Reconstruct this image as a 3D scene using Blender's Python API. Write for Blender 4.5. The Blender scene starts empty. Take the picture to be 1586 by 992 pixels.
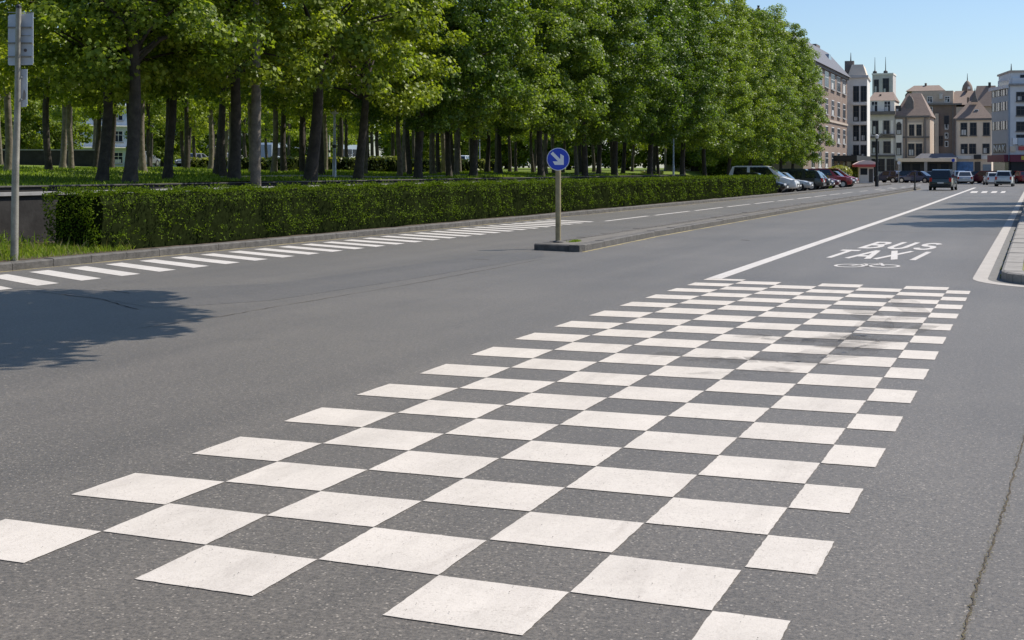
import bpy, bmesh, math, random
import numpy as np
from mathutils import Vector, Matrix
R = math.radians
sc = bpy.context.scene
COL = sc.collection
random.seed(7)
# ------------------------------------------------------------------ camera, sky, sun, exposure
F, HZ, CX, EYE = 2090.0, 262.0, 793.0, 1.7          # focal length and horizon of the photograph (1586 px wide)
TH = math.atan(812.0 / F)                           # the road runs along +Y, the camera looks TH to the left of it
cam = bpy.data.cameras.new('camera'); camo = bpy.data.objects.new('camera', cam); COL.objects.link(camo)
camo.location = (0, 0, EYE); camo.rotation_euler = (R(90), 0, TH)
cam.sensor_width = 36; cam.lens = F / 1586 * 36; cam.shift_y = -(496 - HZ) / 1586
cam.clip_start = .1; cam.clip_end = 6000
sc.camera = camo
SUN_AZ, SUN_EL = 44.0, 51.0                         # azimuth from +Y towards +X
w = bpy.data.worlds.new('World'); sc.world = w; w.use_nodes = True
nt = w.node_tree; bg = nt.nodes['Background']
sky = nt.nodes.new('ShaderNodeTexSky'); sky.sky_type = 'NISHITA'; sky.sun_disc = False
sky.sun_elevation = R(SUN_EL); sky.sun_rotation = R(SUN_AZ); sky.air_density = 1.0; sky.dust_density = .55; sky.ozone_density = 2.0
tint = nt.nodes.new('ShaderNodeMix'); tint.data_type = 'RGBA'; tint.blend_type = 'MULTIPLY'; tint.inputs[0].default_value = 1; tint.inputs[7].default_value = (.88, .97, 1.10, 1)
nt.links.new(sky.outputs[0], tint.inputs[6]); nt.links.new(tint.outputs[2], bg.inputs[0]); bg.inputs[1].default_value = .104
sl = bpy.data.lights.new('sun', 'SUN'); sl.energy = 5.0; sl.angle = R(.53); sl.color = (1, .94, .85)
so = bpy.data.objects.new('sun', sl); COL.objects.link(so)
sd = Vector((math.sin(R(SUN_AZ)) * math.cos(R(SUN_EL)), math.cos(R(SUN_AZ)) * math.cos(R(SUN_EL)), math.sin(R(SUN_EL))))
so.rotation_euler = sd.to_track_quat('Z', 'Y').to_euler(); so.location = sd * 200
vs = sc.view_settings; vs.view_transform = 'Standard'; vs.look = 'None'; vs.exposure = .2; vs.gamma = 1; vs.use_curve_mapping = False
sc.cycles.max_bounces = 6; sc.cycles.transparent_max_bounces = 4

CT, ST = math.cos(TH), math.sin(TH)
def at(x, y, z=0.0):                                # ground point seen at a pixel of the photograph
    D = F * (EYE - z) / (y - HZ); X = (x - CX) / F * D
    return Vector((X * CT - D * ST, X * ST + D * CT, z))
def on_v(x, v):                                     # where the column x of the photograph meets the plane X = v
    t = (x - CX) / F; D = v / (t * CT - ST); return Vector((v, D * (CT + t * ST), 0))
def on_u(x, u):
    t = (x - CX) / F; return Vector((u * (t * CT - ST) / (CT + t * ST), u, 0))
def depth(p): return -p[0] * ST + p[1] * CT
def zat(y, D): return EYE + (HZ - y) / F * D
def sstep(a, b, x):
    t = min(1, max(0, (x - a) / (b - a))); return t * t * (3 - 2 * t)

# ------------------------------------------------------------------ materials
def nodes(m): return m.node_tree.nodes, m.node_tree.links
def mat(name, col, rough=.6, metal=0, noise=0, scale=4, bump=0, bscale=None, spec=.5, coat=0):
    m = bpy.data.materials.new(name); m.use_nodes = True; n, l = nodes(m); b = n['Principled BSDF']
    b.inputs['Base Color'].default_value = (*col, 1); b.inputs['Roughness'].default_value = rough
    b.inputs['Metallic'].default_value = metal; b.inputs['Specular IOR Level'].default_value = spec
    b.inputs['Coat Weight'].default_value = coat; b.inputs['Coat Roughness'].default_value = .05
    tc = n.new('ShaderNodeTexCoord')
    if noise:
        t = n.new('ShaderNodeTexNoise'); t.inputs['Scale'].default_value = scale; t.inputs['Detail'].default_value = 6
        t.inputs['Roughness'].default_value = .65
        l.new(tc.outputs['Object'], t.inputs['Vector'])
        r = n.new('ShaderNodeValToRGB'); e = r.color_ramp.elements
        e[0].position = .28; e[1].position = .72
        e[0].color = (*[c * (1 - noise) for c in col], 1); e[1].color = (*[min(1, c * (1 + noise)) for c in col], 1)
        l.new(t.outputs['Fac'], r.inputs[0]); l.new(r.outputs[0], b.inputs['Base Color'])
    if bump:
        t2 = n.new('ShaderNodeTexNoise'); t2.inputs['Scale'].default_value = bscale or scale; t2.inputs['Detail'].default_value = 5
        l.new(tc.outputs['Object'], t2.inputs['Vector'])
        bp = n.new('ShaderNodeBump'); bp.inputs['Strength'].default_value = bump; bp.inputs['Distance'].default_value = .02
        l.new(t2.outputs['Fac'], bp.inputs['Height']); l.new(bp.outputs[0], b.inputs['Normal'])
    return m
def mixrgb(n, l, fac, a, b, mode='MIX'):
    x = n.new('ShaderNodeMix'); x.data_type = 'RGBA'; x.blend_type = mode
    for s, v in ((x.inputs[0], fac), (x.inputs[6], a), (x.inputs[7], b)):
        if hasattr(v, 'is_linked') or hasattr(v, 'links'): l.new(v, s)
        elif isinstance(v, (int, float)): s.default_value = v
        else: s.default_value = (*v, 1)
    return x.outputs[2]
def ramp(n, l, src, p0, p1, c0=(0, 0, 0), c1=(1, 1, 1)):
    r = n.new('ShaderNodeValToRGB'); e = r.color_ramp.elements; e[0].position = p0; e[1].position = p1
    e[0].color = (*c0, 1); e[1].color = (*c1, 1); l.new(src, r.inputs[0]); return r.outputs[0]
def noise(n, l, vec, scale, detail=4, rough=.6, dist=0):
    t = n.new('ShaderNodeTexNoise'); t.inputs['Scale'].default_value = scale; t.inputs['Detail'].default_value = detail
    t.inputs['Roughness'].default_value = rough; t.inputs['Distortion'].default_value = dist; l.new(vec, t.inputs['Vector']); return t.outputs['Fac']
def vmap(n, l, vec, sx, sy, sz=1):
    m = n.new('ShaderNodeMapping'); m.inputs['Scale'].default_value = (sx, sy, sz); l.new(vec, m.inputs['Vector']); return m.outputs[0]

def asphalt(name, base, warm=0):
    m = bpy.data.materials.new(name); m.use_nodes = True; n, l = nodes(m); b = n['Principled BSDF']
    v = n.new('ShaderNodeTexCoord').outputs['Object']
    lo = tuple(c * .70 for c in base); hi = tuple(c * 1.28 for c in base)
    c = ramp(n, l, noise(n, l, v, .22, 5, .6), .3, .7, lo, hi)                                   # broad patches
    c = mixrgb(n, l, .35, c, ramp(n, l, noise(n, l, vmap(n, l, v, 1.3, .06), 1.0, 4, .6), .35, .65, lo, hi))   # wheel tracks along the road
    c = mixrgb(n, l, ramp(n, l, noise(n, l, v, 1.7, 6, .7), .58, .75), c, tuple(x * .8 for x in base))         # oily blotches
    g = noise(n, l, v, 48, 4, .8)
    c = mixrgb(n, l, 1.0, c, ramp(n, l, g, .3, .7, (.34, .34, .35), (1.74, 1.72, 1.68)), 'MULTIPLY')
    vo = n.new('ShaderNodeTexVoronoi'); vo.inputs['Scale'].default_value = 52; l.new(v, vo.inputs['Vector'])
    bw = n.new('ShaderNodeRGBToBW'); l.new(vo.outputs['Color'], bw.inputs[0])
    near = ramp(n, l, vo.outputs['Distance'], .18, .34, (1, 1, 1), (0, 0, 0))
    pick = ramp(n, l, bw.outputs[0], .62, .70)
    mm = n.new('ShaderNodeMath'); mm.operation = 'MULTIPLY'; l.new(near, mm.inputs[0]); l.new(pick, mm.inputs[1])
    m2 = n.new('ShaderNodeMath'); m2.operation = 'MULTIPLY'; l.new(mm.outputs[0], m2.inputs[0]); m2.inputs[1].default_value = .9
    c = mixrgb(n, l, 1.0, c, ramp(n, l, noise(n, l, v, 22, 4, .8), .32, .68, (.70, .70, .70), (1.30, 1.30, 1.30)), 'MULTIPLY')
    c = mixrgb(n, l, m2.outputs[0], c, (.36, .315, .26))                                          # pale stones in the mix
    pk2 = ramp(n, l, bw.outputs[0], .26, .32, (1, 1, 1), (0, 0, 0))
    m3 = n.new('ShaderNodeMath'); m3.operation = 'MULTIPLY'; l.new(near, m3.inputs[0]); l.new(pk2, m3.inputs[1])
    m4 = n.new('ShaderNodeMath'); m4.operation = 'MULTIPLY'; l.new(m3.outputs[0], m4.inputs[0]); m4.inputs[1].default_value = .7
    c = mixrgb(n, l, m4.outputs[0], c, tuple(x * .35 for x in base))
    l.new(c, b.inputs['Base Color'])
    b.inputs['Roughness'].default_value = .6; b.inputs['Specular IOR Level'].default_value = .38
    b.inputs['Sheen Weight'].default_value = .22; b.inputs['Sheen Roughness'].default_value = .45; b.inputs['Sheen Tint'].default_value = (1, .95, .88, 1)
    bp = n.new('ShaderNodeBump'); bp.inputs['Strength'].default_value = .55; bp.inputs['Distance'].default_value = .006
    l.new(noise(n, l, v, 90, 3, .7), bp.inputs['Height']); l.new(bp.outputs[0], b.inputs['Normal'])
    return m
def paint(name, base=(.66, .605, .54), wear=.5):
    m = bpy.data.materials.new(name); m.use_nodes = True; n, l = nodes(m); b = n['Principled BSDF']
    v = n.new('ShaderNodeTexCoord').outputs['Object']
    c = ramp(n, l, noise(n, l, v, 1.5, 6, .7), .3, .68, tuple(x * .84 for x in base), base)
    pits = ramp(n, l, noise(n, l, v, 60, 4, .85), .575, .66)
    reg = ramp(n, l, noise(n, l, v, .9, 3, .6), .34, .62, (.25, .25, .25), (1, 1, 1))
    mm = n.new('ShaderNodeMath'); mm.operation = 'MULTIPLY'; l.new(pits, mm.inputs[0]); l.new(reg, mm.inputs[1])
    c = mixrgb(n, l, mm.outputs[0], c, (.24, .21, .18))
    sm = ramp(n, l, noise(n, l, vmap(n, l, v, 3.2, .32), 1.0, 6, .72, .4), .50, .74, (0, 0, 0), (.38, .38, .38))
    c = mixrgb(n, l, sm, c, (.36, .325, .29))
    c = mixrgb(n, l, ramp(n, l, noise(n, l, v, 120, 2, .7), .3, .7, (.0, .0, .0), (.22, .22, .22)), c, (.38, .34, .30))
    st = ramp(n, l, noise(n, l, vmap(n, l, v, 1.6, .5), 2.2, 7, .75, .6), .56, .78, (0, 0, 0), (wear, wear, wear))
    c = mixrgb(n, l, st, c, (.33, .29, .255))
    ck = ramp(n, l, noise(n, l, v, 7, 8, .72, .9), .488, .5, (0, 0, 0), (1, 1, 1))
    ck2 = ramp(n, l, noise(n, l, v, 7, 8, .72, .9), .5, .512, (1, 1, 1), (0, 0, 0))
    m5 = n.new('ShaderNodeMath'); m5.operation = 'MULTIPLY'; l.new(ck, m5.inputs[0]); l.new(ck2, m5.inputs[1])
    m6 = n.new('ShaderNodeMath'); m6.operation = 'MULTIPLY'; l.new(m5.outputs[0], m6.inputs[0]); m6.inputs[1].default_value = .25
    c = mixrgb(n, l, m6.outputs[0], c, (.2, .17, .14))
    l.new(c, b.inputs['Base Color']); b.inputs['Roughness'].default_value = .7; b.inputs['Specular IOR Level'].default_value = .3
    bp = n.new('ShaderNodeBump'); bp.inputs['Strength'].default_value = .35; bp.inputs['Distance'].default_value = .005
    l.new(noise(n, l, v, 90, 3, .7), bp.inputs['Height']); l.new(bp.outputs[0], b.inputs['Normal'])
    return m
def leafmat(name, dark, light, trans=.35, rough=.42, spec=.5):
    m = bpy.data.materials.new(name); m.use_nodes = True; n, l = nodes(m); b = n['Principled BSDF']; out = n['Material Output']
    ge = n.new('ShaderNodeNewGeometry'); oi = n.new('ShaderNodeObjectInfo')
    c = ramp(n, l, ge.outputs['Random Per Island'], .05, .95, dark, light)
    hs = n.new('ShaderNodeHueSaturation'); l.new(c, hs.inputs['Color'])
    mr = n.new('ShaderNodeMapRange'); l.new(oi.outputs['Random'], mr.inputs[0]); mr.inputs[3].default_value = .80; mr.inputs[4].default_value = 1.2
    l.new(mr.outputs[0], hs.inputs['Value'])
    mh = n.new('ShaderNodeMapRange'); l.new(oi.outputs['Random'], mh.inputs[0]); mh.inputs[3].default_value = .512; mh.inputs[4].default_value = .488
    l.new(mh.outputs[0], hs.inputs['Hue'])
    l.new(hs.outputs[0], b.inputs['Base Color']); b.inputs['Roughness'].default_value = rough; b.inputs['Specular IOR Level'].default_value = spec
    tr = n.new('ShaderNodeBsdfTranslucent')
    tcol = mixrgb(n, l, 1.0, hs.outputs[0], (1.32, 1.35, .45), 'MULTIPLY'); l.new(tcol, tr.inputs[0])
    mx = n.new('ShaderNodeMixShader'); mx.inputs[0].default_value = trans
    l.new(b.outputs[0], mx.inputs[1]); l.new(tr.outputs[0], mx.inputs[2]); l.new(mx.outputs[0], out.inputs[0])
    return m
def grassmat():
    m = bpy.data.materials.new('lawn'); m.use_nodes = True; n, l = nodes(m); b = n['Principled BSDF']
    v = n.new('ShaderNodeTexCoord').outputs['Object']
    c = ramp(n, l, noise(n, l, v, 9, 6, .75), .3, .7, (.05, .085, .010), (.17, .24, .032))
    c = mixrgb(n, l, ramp(n, l, noise(n, l, v, .5, 4), .45, .7), c, (.20, .22, .05))
    c = mixrgb(n, l, ramp(n, l, noise(n, l, v, .9, 5, .7), .63, .74), c, (.12, .09, .055))
    l.new(c, b.inputs['Base Color']); b.inputs['Roughness'].default_value = .9; b.inputs['Specular IOR Level'].default_value = .1
    return m
def brickmat(name, c1, c2, mortar, scale=1.0):
    m = bpy.data.materials.new(name); m.use_nodes = True; n, l = nodes(m); b = n['Principled BSDF']
    tc = n.new('ShaderNodeTexCoord'); mp = n.new('ShaderNodeMapping'); mp.inputs['Rotation'].default_value = (R(90), 0, 0)
    l.new(tc.outputs['Object'], mp.inputs[0])
    br = n.new('ShaderNodeTexBrick'); br.inputs['Scale'].default_value = 4 * scale
    br.inputs['Color1'].default_value = (*c1, 1); br.inputs['Color2'].default_value = (*c2, 1); br.inputs['Mortar'].default_value = (*mortar, 1)
    l.new(mp.outputs[0], br.inputs['Vector'])
    c = mixrgb(n, l, 1.0, br.outputs['Color'], ramp(n, l, noise(n, l, tc.outputs['Object'], .7, 6, .7), .3, .7, (.78, .78, .78), (1.15, 1.13, 1.1)), 'MULTIPLY')
    l.new(c, b.inputs['Base Color']); b.inputs['Roughness'].default_value = .85
    return m
def tilemat(name, col):
    m = bpy.data.materials.new(name); m.use_nodes = True; n, l = nodes(m); b = n['Principled BSDF']
    v = n.new('ShaderNodeTexCoord').outputs['Object']
    wv = n.new('ShaderNodeTexWave'); wv.bands_direction = 'Z'; wv.inputs['Scale'].default_value = 1.6; wv.inputs['Distortion'].default_value = .6; l.new(v, wv.inputs['Vector'])
    c = mixrgb(n, l, .4, ramp(n, l, noise(n, l, v, 3, 6, .7), .3, .7, tuple(x * .7 for x in col), tuple(x * 1.25 for x in col)), ramp(n, l, wv.outputs['Fac'], .2, .8, tuple(x * .6 for x in col), tuple(x * 1.2 for x in col)))
    l.new(c, b.inputs['Base Color']); b.inputs['Roughness'].default_value = .75
    return m

M = {}
M['asphalt'] = asphalt('asphalt', (.104, .091, .076))
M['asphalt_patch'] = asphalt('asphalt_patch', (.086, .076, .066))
M['asphalt_new'] = asphalt('asphalt_side', (.110, .098, .084))
M['paint'] = paint('road_paint')
M['paint_thin'] = paint('line_paint', (.64, .61, .575), .3)
M['kerbstone'] = mat('kerbstone', (.105, .098, .09), .85, noise=.4, scale=6, bump=.4, bscale=30)
M['kerb_pale'] = mat('kerb_pale', (.27, .25, .225), .8, noise=.25, scale=5, bump=.3, bscale=30)
M['paving'] = mat('paving', (.37, .33, .28), .85, noise=.18, scale=3, bump=.25, bscale=25)
M['gutter'] = mat('gutter', (.17, .165, .155), .9, noise=.35, scale=8, bump=.3, bscale=30)
M['palestone'] = paint('edge_stone', (.48, .445, .40), .5)
M['soil'] = mat('soil', (.075, .055, .035), .95, noise=.5, scale=9, bump=.6, bscale=25)
M['moss'] = mat('moss', (.20, .21, .06), .95, noise=.5, scale=14, bump=.5, bscale=40)
M['ochre'] = mat('ochre_dirt', (.34, .28, .14), .95, noise=.45, scale=5)
M['crack'] = mat('crack_dirt', (.07, .054, .036), .95, noise=.6, scale=20)
M['island'] = mat('island_top', (.15, .137, .12), .9, noise=.3, scale=4, bump=.3, bscale=30)
M['lawn'] = grassmat()
M['blade'] = leafmat('grass_blade', (.09, .16, .015), (.26, .34, .05), .4, .6, .15)
M['dryblade'] = leafmat('dry_blade', (.22, .19, .09), (.36, .31, .17), .3, .7, .2)
M['leaf'] = leafmat('tree_leaf', (.066, .120, .016), (.225, .31, .048), .44, .45, .32)
M['leaf_n'] = leafmat('near_leaf', (.11, .165, .014), (.36, .42, .055), .46, .45, .32)
M['leaf_b'] = leafmat('far_leaf', (.085, .135, .012), (.21, .27, .03), .48, .55, .25)
M['hedge'] = leafmat('hedge_leaf', (.045, .08, .006), (.165, .225, .016), .32, .7, .06)
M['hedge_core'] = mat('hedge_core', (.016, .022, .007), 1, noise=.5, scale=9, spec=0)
M['bush'] = leafmat('shrub_leaf', (.14, .17, .03), (.28, .30, .06), .35)
M['bark'] = mat('bark', (.060, .050, .040), .95, noise=.55, scale=5, bump=1, bscale=14)
M['bark_pale'] = mat('bark_pale', (.17, .145, .115), .95, noise=.5, scale=5, bump=1, bscale=12)
M['path'] = mat('park_path', (.36, .32, .26), .95, noise=.2, scale=4)
M['concrete'] = mat('concrete', (.042, .040, .038), .95, spec=.1, noise=.35, scale=2.2, bump=.3, bscale=14)  # very dark base: shade on the retaining wall face is put into the colour
M['cap'] = mat('wall_cap', (.30, .29, .28), .85, noise=.2, scale=4)
M['galv'] = mat('galvanised', (.40, .41, .41), .45, .75, noise=.25, scale=9)
M['post'] = mat('weathered_post', (.33, .31, .26), .55, .35, noise=.35, scale=5, bump=.15, bscale=40)
M['post_tan'] = mat('tan_post', (.34, .28, .16), .6, .2, noise=.4, scale=4, bump=.15, bscale=40)
M['signback'] = mat('sign_back', (.60, .66, .74), .5, .1, noise=.10, scale=7)
M['signblue'] = mat('sign_blue', (.010, .055, .52), .35)
M['signwhite'] = mat('sign_white', (.86, .86, .86), .4)
M['black'] = mat('black_rubber', (.015, .015, .016), .75)
M['dark'] = mat('dark_metal', (.03, .032, .034), .5, .3)
M['glass'] = mat('window_glass', (.016, .022, .034), .2, 0, spec=.22)
M['curtain'] = mat('curtain', (.52, .52, .50), .9, noise=.2, scale=3)
M['carglass'] = mat('car_glass', (.012, .016, .02), .04, 0, spec=.9)
M['bluglass'] = mat('curtain_glass', (.16, .21, .27), .12, 0, noise=.3, scale=1, spec=.8)
M['red_lamp'] = mat('red_lens', (.50, .012, .012), .2)
M['clear_lamp'] = mat('clear_lens', (.75, .76, .78), .12)
M['plate'] = mat('plate_white', (.75, .75, .72), .4)
M['alloy'] = mat('alloy', (.50, .51, .52), .3, .8)
M['stone_white'] = mat('render_white', (.80, .76, .69), .85, noise=.10, scale=1.2)
M['stone_grey'] = mat('render_grey', (.56, .53, .49), .85, noise=.14, scale=1.1)
M['stone_dark'] = mat('trim_dark', (.16, .145, .135), .85, noise=.2, scale=2)
M['beige'] = mat('render_beige', (.74, .61, .47), .85, noise=.09, scale=1)
M['taupe'] = mat('render_taupe', (.50, .41, .33), .85, noise=.14, scale=1)
M['brick_brown'] = brickmat('brick_brown', (.27, .19, .145), (.23, .16, .125), (.30, .25, .21))
M['brick_dark'] = brickmat('brick_dark', (.20, .145, .115), (.17, .125, .10), (.20, .17, .15))
M['slate'] = mat('slate', (.10, .10, .115), .6, noise=.2, scale=5)
M['tile'] = tilemat('roof_tile', (.26, .19, .15))
M['panel_blue'] = mat('panel_bluegrey', (.27, .32, .38), .5, noise=.08, scale=1)
M['panel_pale'] = mat('panel_pale', (.68, .68, .68), .6, noise=.08, scale=1)
M['frame_white'] = mat('frame_white', (.72, .72, .70), .5)
M['frame_dark'] = mat('frame_dark', (.06, .055, .05), .5)
M['red'] = mat('awning_red', (.55, .10, .09), .7, noise=.1, scale=2)
M['shop_red'] = mat('shop_red', (.17, .025, .05), .6)
M['poster'] = mat('poster_blue', (.10, .22, .42), .5, noise=.5, scale=1.6)
M['yellow'] = mat('yellow_panel', (.65, .45, .06), .5)
M['skin'] = mat('neon_tube', (.62, .68, .66), .4)
M['bus_blue'] = mat('bus_paint', (.36, .43, .52), .35, coat=.5)

# ------------------------------------------------------------------ mesh helpers
class MB:
    def __init__(s): s.v = []; s.f = []
    def add(s, vs, fs):
        o = len(s.v); s.v += [tuple(x) for x in vs]; s.f += [tuple(i + o for i in f) for f in fs]; return s
    def box(s, x0, x1, y0, y1, z0, z1):
        return s.add([(x0, y0, z0), (x1, y0, z0), (x1, y1, z0), (x0, y1, z0), (x0, y0, z1), (x1, y0, z1), (x1, y1, z1), (x0, y1, z1)],
                     [(0, 3, 2, 1), (4, 5, 6, 7), (0, 1, 5, 4), (1, 2, 6, 5), (2, 3, 7, 6), (3, 0, 4, 7)])
    def quad(s, *p): return s.add(p, [tuple(range(len(p)))])
    def prism(s, pts, z0, z1):                      # polygon in XY (counter-clockwise) pulled up in Z
        n = len(pts)
        return s.add([(x, y, z0) for x, y in pts] + [(x, y, z1) for x, y in pts],
                     [tuple(range(n - 1, -1, -1)), tuple(range(n, 2 * n))] + [(i, (i + 1) % n, n + (i + 1) % n, n + i) for i in range(n)])
    def prism_xz(s, pts, y0, y1):                   # polygon in XZ pulled along Y
        n = len(pts)
        return s.add([(x, y0, z) for x, z in pts] + [(x, y1, z) for x, z in pts],
                     [tuple(range(n)), tuple(range(2 * n - 1, n - 1, -1))] + [(i, n + i, n + (i + 1) % n, (i + 1) % n) for i in range(n)])
    def tube(s, pts, rads, seg=8, cap=True, wob=0):
        pts = [Vector(p) for p in pts]; rings = []
        for i, p in enumerate(pts):
            d = (pts[min(i + 1, len(pts) - 1)] - pts[max(i - 1, 0)]).normalized()
            a = d.orthogonal().normalized() if abs(d.z) < .9 else Vector((1, 0, 0)); a = (a - d * a.dot(d)).normalized(); b = d.cross(a)
            r = rads[i] if hasattr(rads, '__len__') else rads
            rings.append([p + (a * math.cos(k * 2 * math.pi / seg) + b * math.sin(k * 2 * math.pi / seg)) * r * (1 + wob * random.uniform(-1, 1)) for k in range(seg)])
        fs = []
        for i in range(len(pts) - 1):
            for k in range(seg):
                k2 = (k + 1) % seg; fs.append((i * seg + k, i * seg + k2, (i + 1) * seg + k2, (i + 1) * seg + k))
        if cap: fs += [tuple(range(seg - 1, -1, -1)), tuple((len(pts) - 1) * seg + k for k in range(seg))]
        return s.add([q for r in rings for q in r], fs)
    def disc(s, c, r, ax, t, seg=28):               # round plate of thickness t along axis ax
        ax = Vector(ax).normalized(); return s.tube([Vector(c) - ax * t / 2, Vector(c) + ax * t / 2], r, seg)
    def mesh(s, name, m, smooth=None):
        me = bpy.data.meshes.new(name); me.from_pydata(s.v, [], s.f); me.materials.append(m); me.update()
        if smooth is not None:
            me.polygons.foreach_set('use_smooth', [True] * len(me.polygons)); me.set_sharp_from_angle(angle=R(smooth))
        return me
    def build(s, name, m, parent=None, smooth=None):
        return link(name, s.mesh(name, m, smooth), parent)
def link(name, me, parent=None):
    o = bpy.data.objects.new(name, me); COL.objects.link(o)
    if parent: o.parent = parent
    return o
def tag(o, label, cat, group=None, kind=None):
    if label: o['label'] = label
    if cat: o['category'] = cat
    if group: o['group'] = group
    if kind: o['kind'] = kind
    return o
def empty(name, loc=(0, 0, 0), rz=0, label=None, cat=None, group=None):
    o = bpy.data.objects.new(name, None); COL.objects.link(o); o.location = loc; o.rotation_euler = (0, 0, rz); o.empty_display_size = .2
    return tag(o, label, cat, group)
def struct(o): o['kind'] = 'structure'; return o
def stuff(o): o['kind'] = 'stuff'; return o
def copy_tree(o, parent=None):
    c = o.copy(); COL.objects.link(c)
    if parent: c.parent = parent
    for ch in list(o.children): copy_tree(ch, c)
    return c
def np_mesh(name, V, nv, m):                        # V: (faces, nv, 3) -> loose polygons
    n = V.shape[0]; me = bpy.data.meshes.new(name)
    me.vertices.add(n * nv); me.vertices.foreach_set('co', V.reshape(-1).astype(np.float32))
    me.loops.add(n * nv); me.loops.foreach_set('vertex_index', np.arange(n * nv, dtype=np.int32))
    me.polygons.add(n); me.polygons.foreach_set('loop_start', np.arange(0, n * nv, nv, dtype=np.int32)); me.polygons.foreach_set('loop_total', np.full(n, nv, np.int32))
    me.materials.append(m); me.update(calc_edges=True); return me
def unit(a): return a / np.maximum(1e-9, np.linalg.norm(a, axis=-1, keepdims=True))
def leaves(P, N, size, rng, asp=.62, droop=.25, jit=.55, lobed=False):   # leaf faces at points P facing about N
    n = len(P); N = unit(N + rng.normal(0, jit, (n, 3)))
    T = unit(np.cross(N, rng.normal(0, 1, (n, 3)))); T = unit(T + np.array([0, 0, -droop])); B = unit(np.cross(N, T)); N = np.cross(T, B)
    L = (size * rng.uniform(.65, 1.3, n))[:, None]; W = L * asp
    if lobed:                                       # five points: base, two shoulders, two side lobes and a tip
        pts = [P - T * L * .5, P + B * W * .42 - T * L * .22 + N * L * .05, P + B * W * .62 + T * L * .12 + N * L * .10, P + B * W * .2 + T * L * .2,
               P + T * L * .55 - N * L * .08, P - B * W * .2 + T * L * .2, P - B * W * .62 + T * L * .12 + N * L * .10, P - B * W * .42 - T * L * .22 + N * L * .05]
        return np.stack(pts, 1)
    return np.stack([P - T * L * .5, P + B * W * .5 + N * L * .08, P + T * L * .5 - N * L * .06, P - B * W * .5 + N * L * .08], 1)

# ------------------------------------------------------------------ the street
KV = lambda u: -15.95 + .011 * (u - 18)             # face of the left kerb
struct(MB().quad((-900, -300, -.04), (900, -300, -.04), (900, 1500, -.04), (-900, 1500, -.04)).build('ground', M['asphalt_new']))
struct(MB().quad((-18, -40, 0), (60, -40, 0), (60, 300, 0), (-18, 300, 0)).build('road', M['asphalt']))
Z1, Z2, Z3 = .002, .004, .006
# checkered bus lane entry: grid lines as measured
rs = [-1, 0, 1, 2, 3, 5, 7, 9, 11, 13, 15, 17, 19, 21, 23, 25, 27]
us = [4.62, 5.16, 5.72, 6.26, 6.80, 7.90, 9.02, 10.15, 11.33, 12.54, 13.70, 14.87, 16.08, 17.17, 18.25, 19.27, 20.30]
v0 = [-4.64, -4.66, -4.69, -4.69, -4.69, -4.72, -4.76, -4.77, -4.81, -4.85, -4.84, -4.83, -4.82, -4.80, -4.79, -4.76, -4.75]
def gp(c, r):
    u = float(np.interp(r, rs, us)); a = float(np.interp(r, rs, v0)); b = -1.16
    return (a + (b - a) * c / 6, u + .05 * (3 - c) / 3 * (1 if r < 1 else 0), Z2)
mb = MB()
for c in range(7):
    for r in range(-1, 27):
        if (c + r) % 2:
            c1 = 6.52 if c == 6 else c + 1
            if c == 6 and r > 25: continue
            e = .004
            a, b, d, g = gp(c + e, r + e), gp(c1 - e, r + e), gp(c1 - e, r + 1 - e), gp(c + e, r + 1 - e)
            pts = []
            for p, q in ((a, b), (b, d), (d, g), (g, a)):   # slightly ragged edges, as rolled paint has
                for k in range(12):
                    t = k / 12; pts.append((p[0] + (q[0] - p[0]) * t + random.uniform(-.0025, .0025) * (k > 0), p[1] + (q[1] - p[1]) * t + random.uniform(-.0025, .0025) * (k > 0), Z2))
            mb.quad(*pts)
a, b = gp(0, 27), gp(1.0, 27)
mb.quad(a, b, (b[0], b[1] + .30, Z2), (a[0], a[1] + .30, Z2))
struct(mb.build('checkered_marking', M['paint']))
struct(MB().quad((-4.76, 20.62, Z2), (-4.53, 20.62, Z2), (-4.62, 60, Z2), (-4.84, 60, Z2)).quad((-4.84, 60.01, Z2), (-4.62, 60.01, Z2), (-5.04, 129, Z2), (-5.29, 129, Z2)).build('lane_line', M['paint_thin']))
mb = MB()
for x0, x1 in ((1502, 1513), (1519, 1528), (1534, 1543), (1549, 1556)):
    mb.quad(at(x0, 299.2, Z2), at(x1, 299.0, Z2), at(x1 + 2, 296.4, Z2), at(x0 + 3, 296.6, Z2))
struct(mb.build('give_way_marking', M['paint_thin']))
# BUS / TAXI / bicycle, laid flat and stretched along the lane
def text_mesh(body, w, h, off=.0):
    cu = bpy.data.curves.new('t', 'FONT'); cu.body = body; cu.size = 1; cu.offset = off; cu.space_character = 1.12; cu.resolution_u = 6
    o = bpy.data.objects.new('t', cu); COL.objects.link(o); bpy.context.view_layer.update()
    me = bpy.data.meshes.new_from_object(o.evaluated_get(bpy.context.evaluated_depsgraph_get())); bpy.data.objects.remove(o); bpy.data.curves.remove(cu)
    co = np.array([v.co[:] for v in me.vertices]); lo, hi = co.min(0), co.max(0)
    for v in me.vertices: v.co = ((v.co.x - lo[0]) / (hi[0] - lo[0]) * w, (v.co.y - lo[1]) / (hi[1] - lo[1]) * h, 0)
    me.materials.clear(); return me
def arcp(cx, cy, rx, ry, a0, a1, n=9): return [(cx + rx * math.cos(R(a0 + (a1 - a0) * k / n)), cy + ry * math.sin(R(a0 + (a1 - a0) * k / n))) for k in range(n + 1)]
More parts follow.
